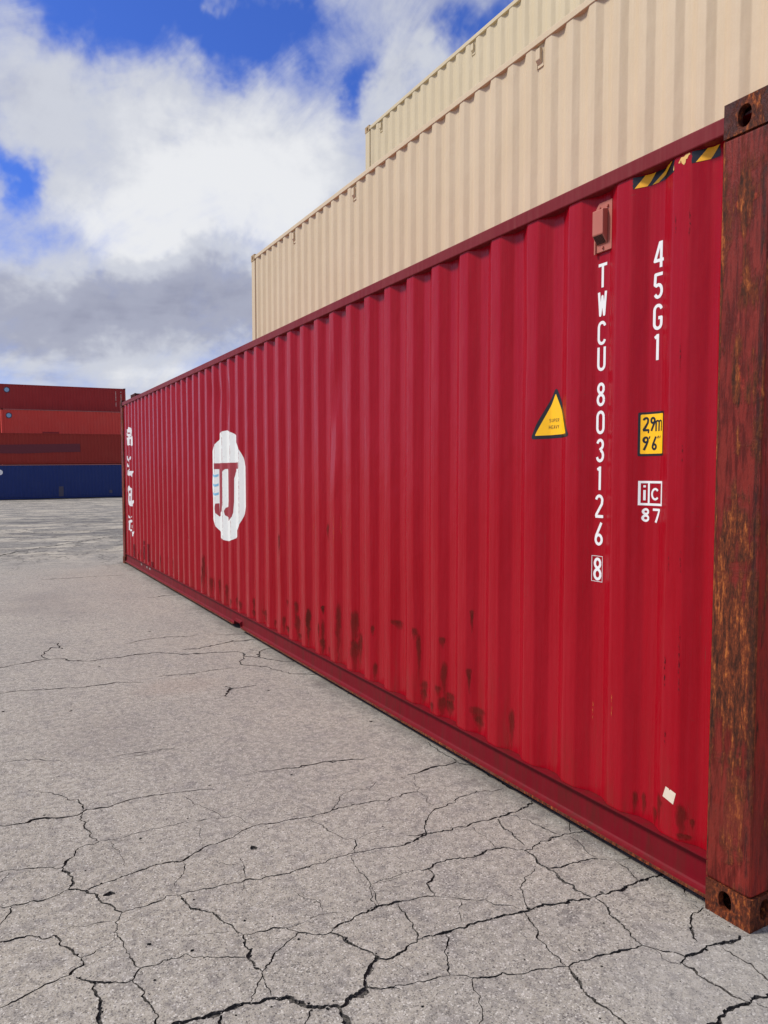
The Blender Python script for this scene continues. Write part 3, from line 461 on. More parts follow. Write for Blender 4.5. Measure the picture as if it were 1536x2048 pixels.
BEIGE_C = paint('stained_cream_paint', (.40, .27, .13), (.46, .36, .2), rough=.6, coat=0, rust=1.5, scr=1, low=(.10, .05, .03))
BLUE = paint('navy_paint', (.007, .025, .135), (.025, .042, .14), rough=.45, rust=.5, scr=.6, low=(.09, .06, .05), waver=.2, spec=.15)
DRED1 = paint('brick_red_paint', (.275, .033, .031), (.33, .06, .055), rough=.55, coat=0, rust=.3, waver=.2, spec=.15)
DRED2 = paint('orange_red_paint', (.62, .065, .048), (.62, .12, .09), rough=.55, coat=0, rust=.3, waver=.2, spec=.15)
DRED3 = paint('brown_red_paint', (.29, .032, .023), (.32, .055, .038), rough=.55, coat=0, rust=.3, waver=.2, spec=.15)
RAILP = paint('pink_brown_rail', (.33, .12, .10), (.36, .16, .14), rough=.6, coat=0, rust=.5)  # separate pink-brown tone for the top rails of the BLUE and DRED2 boxes
DBROWN = paint('dark_brown_paint', (.07, .018, .014), (.09, .03, .02), rough=.6, coat=0, rust=.3, waver=.2, spec=.15)
MAROON = flatm('maroon_cover_paint', (.12, .004, .012), .5)
WHITE = flatm('white_lettering', (.80, .79, .77), .45)
WHITE_W = flatm('worn_white_paint', (.78, .79, .74), .5, wear=1.5)
LOGO_RED = flatm('faded_emblem_red', (.30, .022, .03), .5, wear=.35)
LOGO_BLUE = flatm('emblem_blue', (.22, .48, .66), .5)
BLACKV = flatm('black_vinyl', (.008, .008, .010), .3)
YELLOW = flatm('yellow_vinyl', (.98, .52, .0), .4)
YELLOW2 = flatm('hazard_tape_yellow', (.92, .44, .006), .5)
PALEY = flatm('torn_tape_backing', (.70, .42, .13), .7)
STICKER = flatm('cream_paper_sticker', (.74, .62, .48), .7)
VENTC = paint('primer_red_vent', (.42, .115, .078), (.46, .15, .10), rough=.55, coat=0, rust=.2, scr=.2)
DARKHOLE = flatm('dark_mesh', (.012, .005, .004), .8)
STEEL = flatm('galvanised_steel', (.25, .24, .23), .45)
EMBLEM = flatm('pale_blue_emblem', (.22, .42, .58), .5)
EMBLEM_D = flatm('dark_emblem_ring', (.03, .03, .06), .5)
GREYP = flatm('grey_paint_patch', (.07, .06, .085), .7)
RUSTP = patch_mat('rust_streak', ((.060, .012, .007), (.15, .022, .012)), 'rust')
TOUCHP = patch_mat('dark_red_touch_up', ((.14, .006, .012), (.12, .01, .012)), 'touch')
SCRP = patch_mat('dark_scrape', ((.03, .012, .014), (.10, .02, .02)), 'scratch')

# ------------------------------------------------------------------ ground
def ground_z(x, y):
    t = min(1, max(0, (y-16)/46)); t = t*t*(3-2*t)
    e = 1 if y < 90 else max(0, 1-(y-90)/200)
    return t*(-.575+.0105*max(-30, min(40, x)))*1.0
def asphalt(name):
    m, g = mat(name)
    c = g.n('ShaderNodeTexCoord').outputs['Object']; x, y, z = g.xyz(c)
    agg = g.voro(c, 150, out='Color'); ax = g.xyz(agg)[0]
    agg2 = g.voro(g.v('ADD', c, (3, 7, 0)), 330, out='Color'); ax2 = g.xyz(agg2)[0]
    d1 = g.voro(c, 150)
    n1 = g.noise(c, 90, 5, .7); n2 = g.noise(c, 9, 5, .6); n3 = g.noise(c, 1.1, 5, .6); n4 = g.noise(c, .33, 4, .6)
    base = g.mix(g.ss(n3, .35, .68), (.362, .334, .280), (.308, .286, .245))
    base = g.mix(g.m('MULTIPLY', g.ss(n4, .45, .65), .5), base, (.372, .332, .264))
    base = g.mix(g.m('MULTIPLY', g.ss(n2, .46, .70), .50), base, (.19, .176, .170))
    light = g.ss(ax, .83, .93); dark = g.ss(ax, .22, .12); l2 = g.ss(ax2, .86, .95); d2 = g.ss(ax2, .2, .1)
    dots = g.ss(d1, .75, .35)
    col = g.mix(g.m('MULTIPLY', g.m('MULTIPLY', light, dots), .85), base, (.60, .57, .51))
    col = g.mix(g.m('MULTIPLY', g.m('MULTIPLY', dark, dots), .80), col, (.085, .078, .072))
    col = g.mix(g.m('MULTIPLY', l2, .50), col, (.50, .47, .44)); col = g.mix(g.m('MULTIPLY', d2, .55), col, (.085, .078, .075))
    col = g.mix(g.m('MULTIPLY', g.ss(n1, .56, .70), .45), col, (.13, .12, .115))
    n5 = g.noise(c, 28, 4, .65)
    col = g.mix(g.m('MULTIPLY', g.ss(n5, .50, .62), .42), col, (.16, .148, .14))
    col = g.mix(g.m('MULTIPLY', g.ss(n5, .48, .38), .34), col, (.46, .43, .385))
    # old stains
    def stain(cx, cy, rx, ry, k, cc, lo=.35, hi=.9):
        nonlocal col
        q = g.m('ADD', g.m('POWER', g.m('ABSOLUTE', g.m('DIVIDE', g.m('SUBTRACT', x, cx), rx)), 2), g.m('POWER', g.m('ABSOLUTE', g.m('DIVIDE', g.m('SUBTRACT', y, cy), ry)), 2))
        f = g.m('ADD', g.m('EXPONENT', g.m('MULTIPLY', q, -1)), g.m('MULTIPLY', g.m('SUBTRACT', n3, .5), .9))
        col = g.mix(g.m('MULTIPLY', g.ss(f, lo, hi), k), col, cc)
    stain(-1.7, 3.15, .40, .55, .14, (.15, .13, .125)); stain(-1.0, 4.0, .45, .35, .20, (.30, .22, .17)); stain(-1.6, 8.2, .6, 1.2, .25, (.18, .16, .15))
    stain(-2.6, 9.3, 1.2, .8, .2, (.19, .165, .155)); stain(.02, -.25, .09, .12, .5, (.16, .075, .04)); stain(-.3, -.1, .5, .35, .25, (.34, .33, .31))
    # turning vehicles left dark bands across the far yard
    for yc, w_, k in ((26.0, 2.2, .75), (20.2, 1.1, .70), (31.5, .8, .3), (17.4, .45, .35)):
        yy = g.m('ADD', y, g.m('ADD', g.m('MULTIPLY', g.m('SUBTRACT', n4, .5), 3.0), g.m('MULTIPLY', x, .10)))
        q = g.m('EXPONENT', g.m('MULTIPLY', g.m('POWER', g.m('ABSOLUTE', g.m('DIVIDE', g.m('SUBTRACT', yy, yc), w_)), 2), -1))
        col = g.mix(g.m('MULTIPLY', g.m('MULTIPLY', q, g.ss(n3, .25, .6)), k), col, (.125, .120, .115))
    # grime washed out from under the container, and dirt beside the cracks
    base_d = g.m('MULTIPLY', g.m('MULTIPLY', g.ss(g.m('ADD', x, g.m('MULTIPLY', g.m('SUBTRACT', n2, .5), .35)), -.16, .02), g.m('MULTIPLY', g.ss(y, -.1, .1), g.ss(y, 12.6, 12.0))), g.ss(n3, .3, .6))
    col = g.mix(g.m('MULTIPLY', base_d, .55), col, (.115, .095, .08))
    farp = g.noise(vscale(g, c, .7, 1.0, 1), .8, 7, .68, .7)
    far = g.ss(y, 11, 16)
    col = g.mix(g.m('MULTIPLY', g.m('MULTIPLY', far, g.ss(farp, .42, .56)), .42), col, (.10, .094, .090))
    col = g.mix(g.m('MULTIPLY', g.m('MULTIPLY', far, g.ss(farp, .56, .40)), .55), col, (.50, .44, .345))
    lines = g.noise(vscale(g, c, .5, .9, 1), .8, 7, .72, 1.2)
    col = g.mix(g.m('MULTIPLY', g.m('MULTIPLY', far, g.ss(g.m('ABSOLUTE', g.m('SUBTRACT', lines, .5)), .022, .004)), .55), col, (.09, .085, .08))
    # fine crazing that is too thin and too far off to be modelled
    cw = g.v('ADD', c, g.n('ShaderNodeTexNoise', inp={0: c, 2: 2.2, 3: 4}).outputs[1])
    e1 = g.voro(cw, .8, 'DISTANCE_TO_EDGE'); e2 = g.voro(vscale(g, cw, .8, 1.7, 1), 1.1, 'DISTANCE_TO_EDGE')
    ck = g.m('MULTIPLY', g.ss(e1, .026, .006), g.ss(y, 10, 15)); ck2 = g.m('MULTIPLY', g.m('MULTIPLY', g.ss(e2, .034, .008), far), g.ss(n3, .4, .55))
    ckn = g.m('MULTIPLY', g.m('MULTIPLY', g.ss(e1, .0045, .0015), g.ss(n2, .45, .58)), .35)
    col = g.mix(g.m('MULTIPLY', g.m('MAXIMUM', g.m('MAXIMUM', ck, ck2), ckn), .75), col, (.055, .05, .048))
    h = g.m('ADD', g.m('MULTIPLY', g.m('SUBTRACT', 1, d1), .5), g.m('ADD', g.m('MULTIPLY', n1, .9), g.m('MULTIPLY', ax2, .35)))
    nrm = bump(g, h, .55, .0035); 
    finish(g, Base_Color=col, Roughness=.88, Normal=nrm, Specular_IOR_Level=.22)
    return m
ASPH = asphalt('pale_worn_asphalt')
mm_, g_ = mat('crack_dirt')
cc_ = g_.n('ShaderNodeTexCoord').outputs['Object']
finish(g_, Base_Color=g_.mix(g_.ss(g_.noise(cc_, 120, 4, .7), .4, .65), (.030, .027, .024), (.13, .115, .10)), Roughness=.95)
CRACKM = mm_

def more_cracks():
    # the crazing goes on beyond the traced part of the yard: a jittered net of blocks
    rnd = random.Random(21); P = {}; out = []; S = .46
    cx, cy, cz = -2.3275, -1.5202, 1.6117
    def seen(x, y):
        dx, dy = x-cx, y-cy; f = dx*sin(YAW)+dy*cos(YAW); r = dx*cos(YAW)-dy*sin(YAW)
        zc = f*cos(PITCH)-cz*sin(PITCH); up = -cz*cos(PITCH)-f*sin(PITCH)
        if zc < .2: return False
        return abs(r/zc*FPX) < 790 and -up/zc*FPX < 1050
    for i in range(-13, 4):
        for j in range(-6, 14): P[i, j] = (i*S+rnd.uniform(-.17, .17), j*S+rnd.uniform(-.17, .17)+(.23 if i % 2 else 0))
    for (i, j), a in P.items():
        for q in ((i+1, j), (i, j+1)):
            if q not in P or rnd.random() < .28: continue
            b = P[q]
            if any(not (-5.9 < c[0] < .25 and -2.9 < c[1] < 6.5) or seen(*c) or (c[0] > -.05 and c[1] > -.2) for c in (a, b)): continue
            w = rnd.choice((2, 3, 4, 5, 8)); out.append((w, w, [a, ((a[0]+b[0])/2+rnd.uniform(-.05, .05), (a[1]+b[1])/2+rnd.uniform(-.05, .05)), b]))
    return out
CRACKS += more_cracks()
def build_ground():
    X0, X1, Y0, Y1 = -6.0, .35, -3.0, 14.0
    rnd = random.Random(5)
    vs = [Vector(q) for q in ((X0, Y0), (X1, Y0), (X1, Y1), (X0, Y1))]; faces = [[0, 1, 2, 3]]
    depth = [0]
    def quad(a, b, c_, d_, dep):
        for P in ([a, b, c_], [a, c_, d_]):      # triangles: never self-crossing
            ar = (P[1]-P[0]).cross(P[2]-P[0])
            if abs(ar) < 2e-9: continue
            if ar < 0: P = P[::-1]
            k = len(vs); vs.extend([Vector(q) for q in P]); faces.append([k, k+1, k+2]); depth.append(dep)
    for ci, (w0, w1, pts) in enumerate(CRACKS):
        pts = [Vector(p) for p in pts]
        far = min((p-Vector((-2.33, -1.52))).length for p in pts)
        if max(p.y for p in pts) > 13.6: continue
        # fractal refinement of the traced line
        step = .012 if far < 3.5 else .03
        line = [pts[0]]
        for a, b in zip(pts, pts[1:]):
            seg = [a, b]
            while (seg[1]-seg[0]).length > step*1.0 and len(seg) < 260:
                ns = [seg[0]]
                for p, q in zip(seg, seg[1:]):
                    L = (q-p).length; nr = Vector((-(q-p).y, (q-p).x))
                    ns += [(p+q)/2+nr*rnd.gauss(0, .10), q]
                seg = ns
            line += seg[1:]
        n = len(line)
        prev = None
        for i, p in enumerate(line):
            t = i/(n-1); w = (w0+(w1-w0)*t)/1000*(1.0 if far < 3.6 else 2.5)+.0008
            q = line[min(n-1, i+1)]-line[max(0, i-1)]
            if q.length < 1e-6: continue
            nr = Vector((-q.y, q.x)).normalized()
            s = ci*7.7
            k = .45+1.15*abs(noise.noise(Vector((p.x*16, p.y*16, s))))*1.6+.35*rnd.random()
            if noise.noise(Vector((p.x*6, p.y*6, s+3))) < -.42 and w0 < 4: k *= .6
            k *= min(1, .5+min(i, n-1-i)/8) if (i < 5 or i > n-6) else 1
            if far > 4.5: k = max(k, .6)
            off = nr*(noise.noise(Vector((p.x*30, p.y*30, s+9)))*w*.5)
            cur = (p+off+nr*w*k*.5, p+off-nr*w*k*.5)
            if prev: quad(prev[0], prev[1], cur[1], cur[0], 1)
            prev = cur
            # crumbled edges: small spalls beside wide cracks
            if w0 >= 6 and rnd.random() < .10:
                r = w*rnd.uniform(.35, .9); cx = p+nr*w*rnd.uniform(-.9, .9); a0 = rnd.random()*6
                P = [cx+Vector((cos(a0+j*1.2566)*r*rnd.uniform(.6, 1.3), sin(a0+j*1.2566)*r*rnd.uniform(.6, 1.3))) for j in range(5)]
                k0 = len(vs); vs.extend(P); faces.append(list(range(k0, k0+5))); depth.append(1)
    for px, py, r in PITS:
        k0 = len(vs); n = 11
        vs.extend([Vector((px+cos(j*2*pi/n)*r*rnd.uniform(.6, 1.25), py+sin(j*2*pi/n)*r*rnd.uniform(.6, 1.25))) for j in range(n)])
        faces.append(list(range(k0, k0+n))); depth.append(1)
    for _ in range(330):     # lost pebbles: tiny pits
        px, py = rnd.uniform(-2.6, .1), rnd.uniform(-.9, 5.5)**1.0; r = rnd.uniform(.0018, .0055)
        k0 = len(vs); vs.extend([Vector((px+cos(j*1.2566)*r*rnd.uniform(.6, 1.3), py+sin(j*1.2566)*r*rnd.uniform(.6, 1.3))) for j in range(5)])
        faces.append(list(range(k0, k0+5))); depth.append(1)
    # a light grid keeps triangles short
    edges = []
    for gx in range(int((X1-X0)/.5)):
        x = X0+.5*(gx+1); 
        if x < X1-.01: vs += [Vector((x, Y0)), Vector((x, Y1))]; edges.append((len(vs)-2, len(vs)-1))
    for gy in range(int((Y1-Y0)/.5)-1):
        y = Y0+.5*(gy+1); vs += [Vector((X0, y)), Vector((X1, y))]; edges.append((len(vs)-2, len(vs)-1))
    # cut the slab along every crack outline, then sort its pieces into surface and crack floor
    tris = []
    for f in faces[1:]:
        for a in range(1, len(f)-1): tris.append((vs[f[0]], vs[f[a]], vs[f[a+1]]))
    for f in faces:
        for a, b in zip(f, f[1:]+f[:1]): edges.append((a, b))
    ov, oe, of, _, _, src = delaunay_2d_cdt(vs, edges, [], 0, 1e-6, False)
    CS = .04; grid = {}
    for ti, (a, b, c_) in enumerate(tris):
        for gx in range(int(math.floor(min(a.x, b.x, c_.x)/CS)), int(math.floor(max(a.x, b.x, c_.x)/CS))+1):
            for gy in range(int(math.floor(min(a.y, b.y, c_.y)/CS)), int(math.floor(max(a.y, b.y, c_.y)/CS))+1):
                grid.setdefault((gx, gy), []).append(ti)
    top = []; low = []
    for f in of:
        if len(f) < 3: continue
        c_ = sum((ov[q] for q in f), Vector((0, 0)))/len(f)
        if not (X0 < c_.x < X1 and Y0 < c_.y < Y1): continue
        inside = False
        for ti in grid.get((int(math.floor(c_.x/CS)), int(math.floor(c_.y/CS))), ()):
            a, b, d = tris[ti]
            s1 = (b-a).cross(c_-a); s2 = (d-b).cross(c_-b); s3 = (a-d).cross(c_-d)
            if (s1 >= 0 and s2 >= 0 and s3 >= 0) or (s1 <= 0 and s2 <= 0 and s3 <= 0): inside = True; break
        (low if inside else top).append(tuple(f))
    print('ground pieces', len(top), len(low), len(tris))
    D = -.011
    nv = len(ov)
    ecount = {}
    for f in low:
        for a, b in zip(f, f[1:]+f[:1]): ecount[(a, b)] = 1
    used = {}
    lv = []; lf = []
    def L(i, z):
        k = (i, z)
        if k not in used: used[k] = len(lv); lv.append((ov[i].x, ov[i].y, z))
        return used[k]
    for f in low: lf.append(tuple(L(i, D) for i in f))
    for (a, b) in ecount:
        if (b, a) not in ecount: lf.append((L(a, D), L(a, 0.0), L(b, 0.0), L(b, D)))
    # whole yard: the near slab plus the surrounding sheet
    gv = [(v.x, v.y, 0.0) for v in ov]; gf = list(top)
    xs = [-400, -200, -100, -60, -40, -25, -15, -6, .35, 3, 6, 10, 16, 25, 40, 70, 120, 220, 400]
    ys = [-300, -120, -50, -20, -10, -3, 14, 16]+[16+2*i for i in range(1, 45)]+[115, 150, 220, 350, 600, 900]
    idx = {}
    for j, yy in enumerate(ys):
        for i, xx in enumerate(xs):
            idx[i, j] = len(gv); gv.append((xx, yy, ground_z(xx, yy)))
    for j in range(len(ys)-1):
        for i in range(len(xs)-1):
            if xs[i] == -6 and ys[j] == -3: continue
            gf.append((idx[i, j], idx[i+1, j], idx[i+1, j+1], idx[i, j+1]))
    me = mesh('ground', gv, gf, ASPH)
    bm = bmesh.new(); bm.from_mesh(me); bmesh.ops.delete(bm, geom=[v for v in bm.verts if not v.link_faces], context='VERTS')
    for f in bm.faces:
        if f.normal.z < 0: f.normal_flip()
    bm.to_mesh(me); bm.free()
    go = link('ground', me, None, kind='structure')
    ck = link('cracks', mesh('cracks', lv, lf, CRACKM), go, kind='stuff')
    # wider far cracks, too far off to need depth: shallow dark sheets
    vs2 = []; fs2 = []
    for ci, (w0, w1, pts) in enumerate(CRACKS):
        pts = [Vector(p) for p in pts]
        if max(p.y for p in pts) <= 13.6: continue
        line = []
        for a, b in zip(pts, pts[1:]):
            for i in range(24): line.append(a.lerp(b, i/24)+Vector((rnd.gauss(0, .02), rnd.gauss(0, .04))))
        for p, q in zip(line, line[1:]):
            d = (q-p); 
            if d.length < 1e-5: continue
            nr = Vector((-d.y, d.x)).normalized()*w0/2000*rnd.uniform(.4, 1.6); k = len(vs2)
            for c_ in (p+nr, p-nr, q-nr, q+nr): vs2.append((c_.x, c_.y, ground_z(c_.x, c_.y)+.004))
            fs2.append((k, k+1, k+2, k+3))
    link('cracks', mesh('cracks', vs2, fs2, CRACKM), go, kind='stuff')
    return go
GROUND = build_ground()
def build_grit():
    rnd = random.Random(11); vs = []; fs = []
    spots = []
    for _ in range(900):
        y = rnd.uniform(-.1, 9)**1.0; spots.append((-abs(rnd.gauss(0, .035))+.02, y, rnd.uniform(.0012, .0045)))
    for w0, w1, pts in CRACKS:
        if w0 < 6 or pts[0][1] > 5: continue
        for a, b in zip(pts, pts[1:]):
            L = math.hypot(b[0]-a[0], b[1]-a[1])
            for _ in range(int(L*60)):
                t = rnd.random(); spots.append((a[0]+(b[0]-a[0])*t+rnd.gauss(0, .012), a[1]+(b[1]-a[1])*t+rnd.gauss(0, .012), rnd.uniform(.0012, .0035)))
    for _ in range(700): spots.append((rnd.uniform(-2.6, 0), rnd.uniform(-.9, 4), rnd.uniform(.001, .003)))
    for x, y, r in spots:
        k = len(vs); h = r*rnd.uniform(.7, 1.2); a0 = rnd.random()*6
        for j in range(4): q = r*rnd.uniform(.7, 1.3); vs.append((x+cos(a0+j*pi/2)*q, y+sin(a0+j*pi/2)*q, .0003))
        vs.append((x+rnd.gauss(0, .2)*r, y, h))
        fs += [(k, k+1, k+4), (k+1, k+2, k+4), (k+2, k+3, k+4), (k+3, k, k+4)]
    m, g = mat('loose_grit'); c = g.n('ShaderNodeTexCoord').outputs['Object']
    finish(g, Base_Color=g.mix(g.xyz(g.voro(c, 90, out='Color'))[0], (.09, .08, .07), (.42, .38, .33)), Roughness=.9)
    link('loose_grit', mesh('loose_grit', vs, fs, m), GROUND, kind='stuff')
build_grit()

# ------------------------------------------------------------------ container parts
def oval(n, cx, cz, rx, rz, rect=.35):
    """rounded slot outline"""
    out = []
    for i in range(n):
        a = 2*pi*i/n; c_, s_ = cos(a), sin(a); k = (abs(c_)**2.4+abs(s_)**2.4)**(-1/2.4)
        out.append((cx+rx*k*c_, cz+rz*k*s_))
    return out
def plate_hole(bm, w, h, hole, tf, thick):
    """rectangular plate w x h with an oval hole; tf(u, v, d) -> xyz, d inward"""
    n = len(hole); per = []
    cx = sum(p[0] for p in hole)/n; cz = sum(p[1] for p in hole)/n
    for (px, pz) in hole:
        dx, dz = px-cx, pz-cz; t = 1e9
        if dx > 1e-9: t = min(t, (w-cx)/dx)
        if dx < -1e-9: t = min(t, (0-cx)/dx)
        if dz > 1e-9: t = min(t, (h-cz)/dz)
        if dz < -1e-9: t = min(t, (0-cz)/dz)
        per.append((cx+dx*t, cz+dz*t))
    O = [bm.verts.new(tf(u, v, 0)) for u, v in per]; I = [bm.verts.new(tf(u, v, .0)) for u, v in hole]
    I1 = [bm.verts.new(tf(cx+(u-cx)*.97, cz+(v-cz)*.97, .003)) for u, v in hole]
    I2 = [bm.verts.new(tf(cx+(u-cx)*.97, cz+(v-cz)*.97, thick)) for u, v in hole]
    for i in range(n):
        j = (i+1) % n
        for a, b in ((O, I), (I, I1), (I1, I2)): bm.faces.new((a[i], a[j], b[j], b[i]))
    # corners of the plate
    cs = [bm.verts.new(tf(u, v, 0)) for u, v in ((0, 0), (w, 0), (w, h), (0, h))]
    for i in range(n):
        j = (i+1) % n; a, b = per[i], per[j]
        def side(p): return ('l' if abs(p[0]) < 1e-6 else 'r' if abs(p[0]-w) < 1e-6 else 'b' if abs(p[1]) < 1e-6 else 't')
        sa, sb = side(a), side(b)
        if sa != sb:
            key = {frozenset('lb'): 0, frozenset('rb'): 1, frozenset('rt'): 2, frozenset('lt'): 3}.get(frozenset((sa, sb)))
            if key is not None: bm.faces.new((O[i], O[j], cs[key]))
    return per, cs
def casting_mesh(name, m, top=False, detail=True):
    """corner casting at the y = 0, x = 0 corner, 178 (y) x 162 (x) x 118 (z); open hollow box"""
    bm = bmesh.new(); LY, LX, LZ = .178, .162, .118; n = 24 if detail else 8; T = .028
    plate_hole(bm, LY, LZ, oval(n, .099, .064 if not top else .054, .026, .038), lambda u, v, d: Vector((d, u, v)), T)          # side face
    plate_hole(bm, LX, LZ, oval(n, .082, .064 if not top else .054, .026, .038), lambda u, v, d: Vector((u, d, v)), T)          # end face
    plate_hole(bm, LX, LY, oval(n, .085, .095, .032, .060), lambda u, v, d: Vector((u, v, (LZ-d) if top else d)), T)
    # remaining outer faces: inner side, far end, and the closed top or bottom
    def quad(*p): bm.faces.new([bm.verts.new(Vector(q)) for q in p])
    quad((0, LY, 0), (LX, LY, 0), (LX, LY, LZ), (0, LY, LZ))
    # the inner long side keeps a window so that light passes through the hollow casting
    y0, y1, z0, z1 = .03, LY-.03, .02, LZ-.03 if top else LZ-.02
    for a in (((0, 0), (LY, z0)), ((0, z1), (LY, LZ)), ((0, z0), (y0, z1)), ((y1, z0), (LY, z1))):
        quad((LX, a[0][0], a[0][1]), (LX, a[1][0], a[0][1]), (LX, a[1][0], a[1][1]), (LX, a[0][0], a[1][1]))
    z = 0 if top else LZ
    quad((0, 0, z), (LX, 0, z), (LX, LY, z), (0, LY, z))
    bmesh.ops.remove_doubles(bm, verts=bm.verts, dist=1e-5)
    zc = .118 if top else 0
    if detail:
        es = [e for e in bm.edges if len(e.link_faces) == 2 and e.calc_face_angle(0) > 1.2 and not (.02 < e.verts[0].co.x < LX-.003 and .02 < e.verts[0].co.y < LY-.003)
              and all((v.co.x < 1e-4)+(v.co.y < 1e-4)+(abs(v.co.z-zc) < 1e-4)+(v.co.y > LY-1e-4)+(abs(v.co.z-(.118-zc)) < 1e-4) >= 2 for v in e.verts)]
        try: bmesh.ops.bevel(bm, geom=es, offset=.009, segments=3, profile=.5, affect='EDGES', clamp_overlap=True)
        except Exception: pass
    me = bm_mesh(name, bm, m)
    return me
def box_part(name, m, dims, parent, bev=0, **props):
    bm = bmesh.new(); add_box(bm, *dims, bev=bev)
    return link(name, bm_mesh(name, bm, m), parent, **props)
_mesh_cache = {}
def cached(key, fn):
    if key not in _mesh_cache: _mesh_cache[key] = fn()
    return _mesh_cache[key]
def mirror_obj(o, sx=1, sy=1, sz=1): o.scale = (sx, sy, sz)

def vent(parent, yc, zt, body, plate, detail=True, p0=P0):
    """ventilator cover: plate with three bolts, box cover with a slanted mesh underneath"""
    v = link('ventilator', None, parent) if False else None
    bm = bmesh.new(); w = .045
    xp = XI-.006
    # plate with clipped upper far corner
    pts = [(yc+w, zt-.02), (yc+w-.018, zt), (yc-w, zt), (yc-w, zt-.205), (yc+w, zt-.205), ]
    f = [bm.verts.new((xp-.005, y, z)) for y, z in pts]; b = [bm.verts.new((xp+.006, y, z)) for y, z in pts]
    bm.faces.new(f); bm.faces.new(b[::-1])
    for i in range(5): j = (i+1) % 5; bm.faces.new((f[i], b[i], b[j], f[j]))
    # lip along the far side and the foot
    add_box(bm, xp-.012, xp-.0045, yc+w-.005, yc+w+.003, zt-.212, zt-.03, bev=.001)
    pl = link('ventilator', bm_mesh('ventilator', bm, plate), parent)
    # cover
    bm = bmesh.new(); hw = .030; xo = xp-.036; z1 = zt-.038; z2 = zt-.140; z3 = zt-.178
    yo = yc+.006
    prof_ = [(xp-.0055, z1+.006), (xo, z1), (xo, z2), (xp-.0055, z3)]
    L = [bm.verts.new((x, yo+hw, z)) for x, z in prof_]; R_ = [bm.verts.new((x, yo-hw, z)) for x, z in prof_]
    bm.faces.new(L); bm.faces.new(R_[::-1])
    for i in range(4): j = (i+1) % 4; bm.faces.new((L[i], R_[i], R_[j], L[j]))
    bmesh.ops.bevel(bm, geom=[e for e in bm.edges], offset=.003, segments=2, profile=.5, affect='EDGES')
    link('vent_cover', bm_mesh('vent_cover', bm, body), pl)
    if detail:
        bm = bmesh.new()
        dx, dz = (xp-.0055)-xo, z3-z2; Ld = math.hypot(dx, dz); nx, nz = dz/Ld, -dx/Ld
        for a in range(7):
            for b_ in range(7):
                t0 = .10+.80*a/7; t1 = t0+.092; y0_ = yo+hw*.84-2*hw*.84*b_/7; y1_ = y0_-.0062
                q = [(xo+dx*t+nx*.0012, y, z2+dz*t+nz*.0012) for t, y in ((t0, y0_), (t0, y1_), (t1, y1_), (t1, y0_))]
                bm.faces.new([bm.verts.new(Vector(k)) for k in q])
        link('vent_mesh', bm_mesh('vent_mesh', bm, DARKHOLE), pl, kind='stuff')
        for (y, z) in ((yc+.022, zt-.022), (yc-.022, zt-.022), (yc+.002, zt-.190)):
            bm = bmesh.new(); bmesh.ops.create_cone(bm, cap_ends=True, segments=10, radius1=.0068, radius2=.005, depth=.007)
            for vv in bm.verts: vv.co = Vector((xp-.0085-vv.co.z, y+vv.co.x, z+vv.co.y))
            link('bolt', bm_mesh('bolt', bm, body), pl)
    return pl

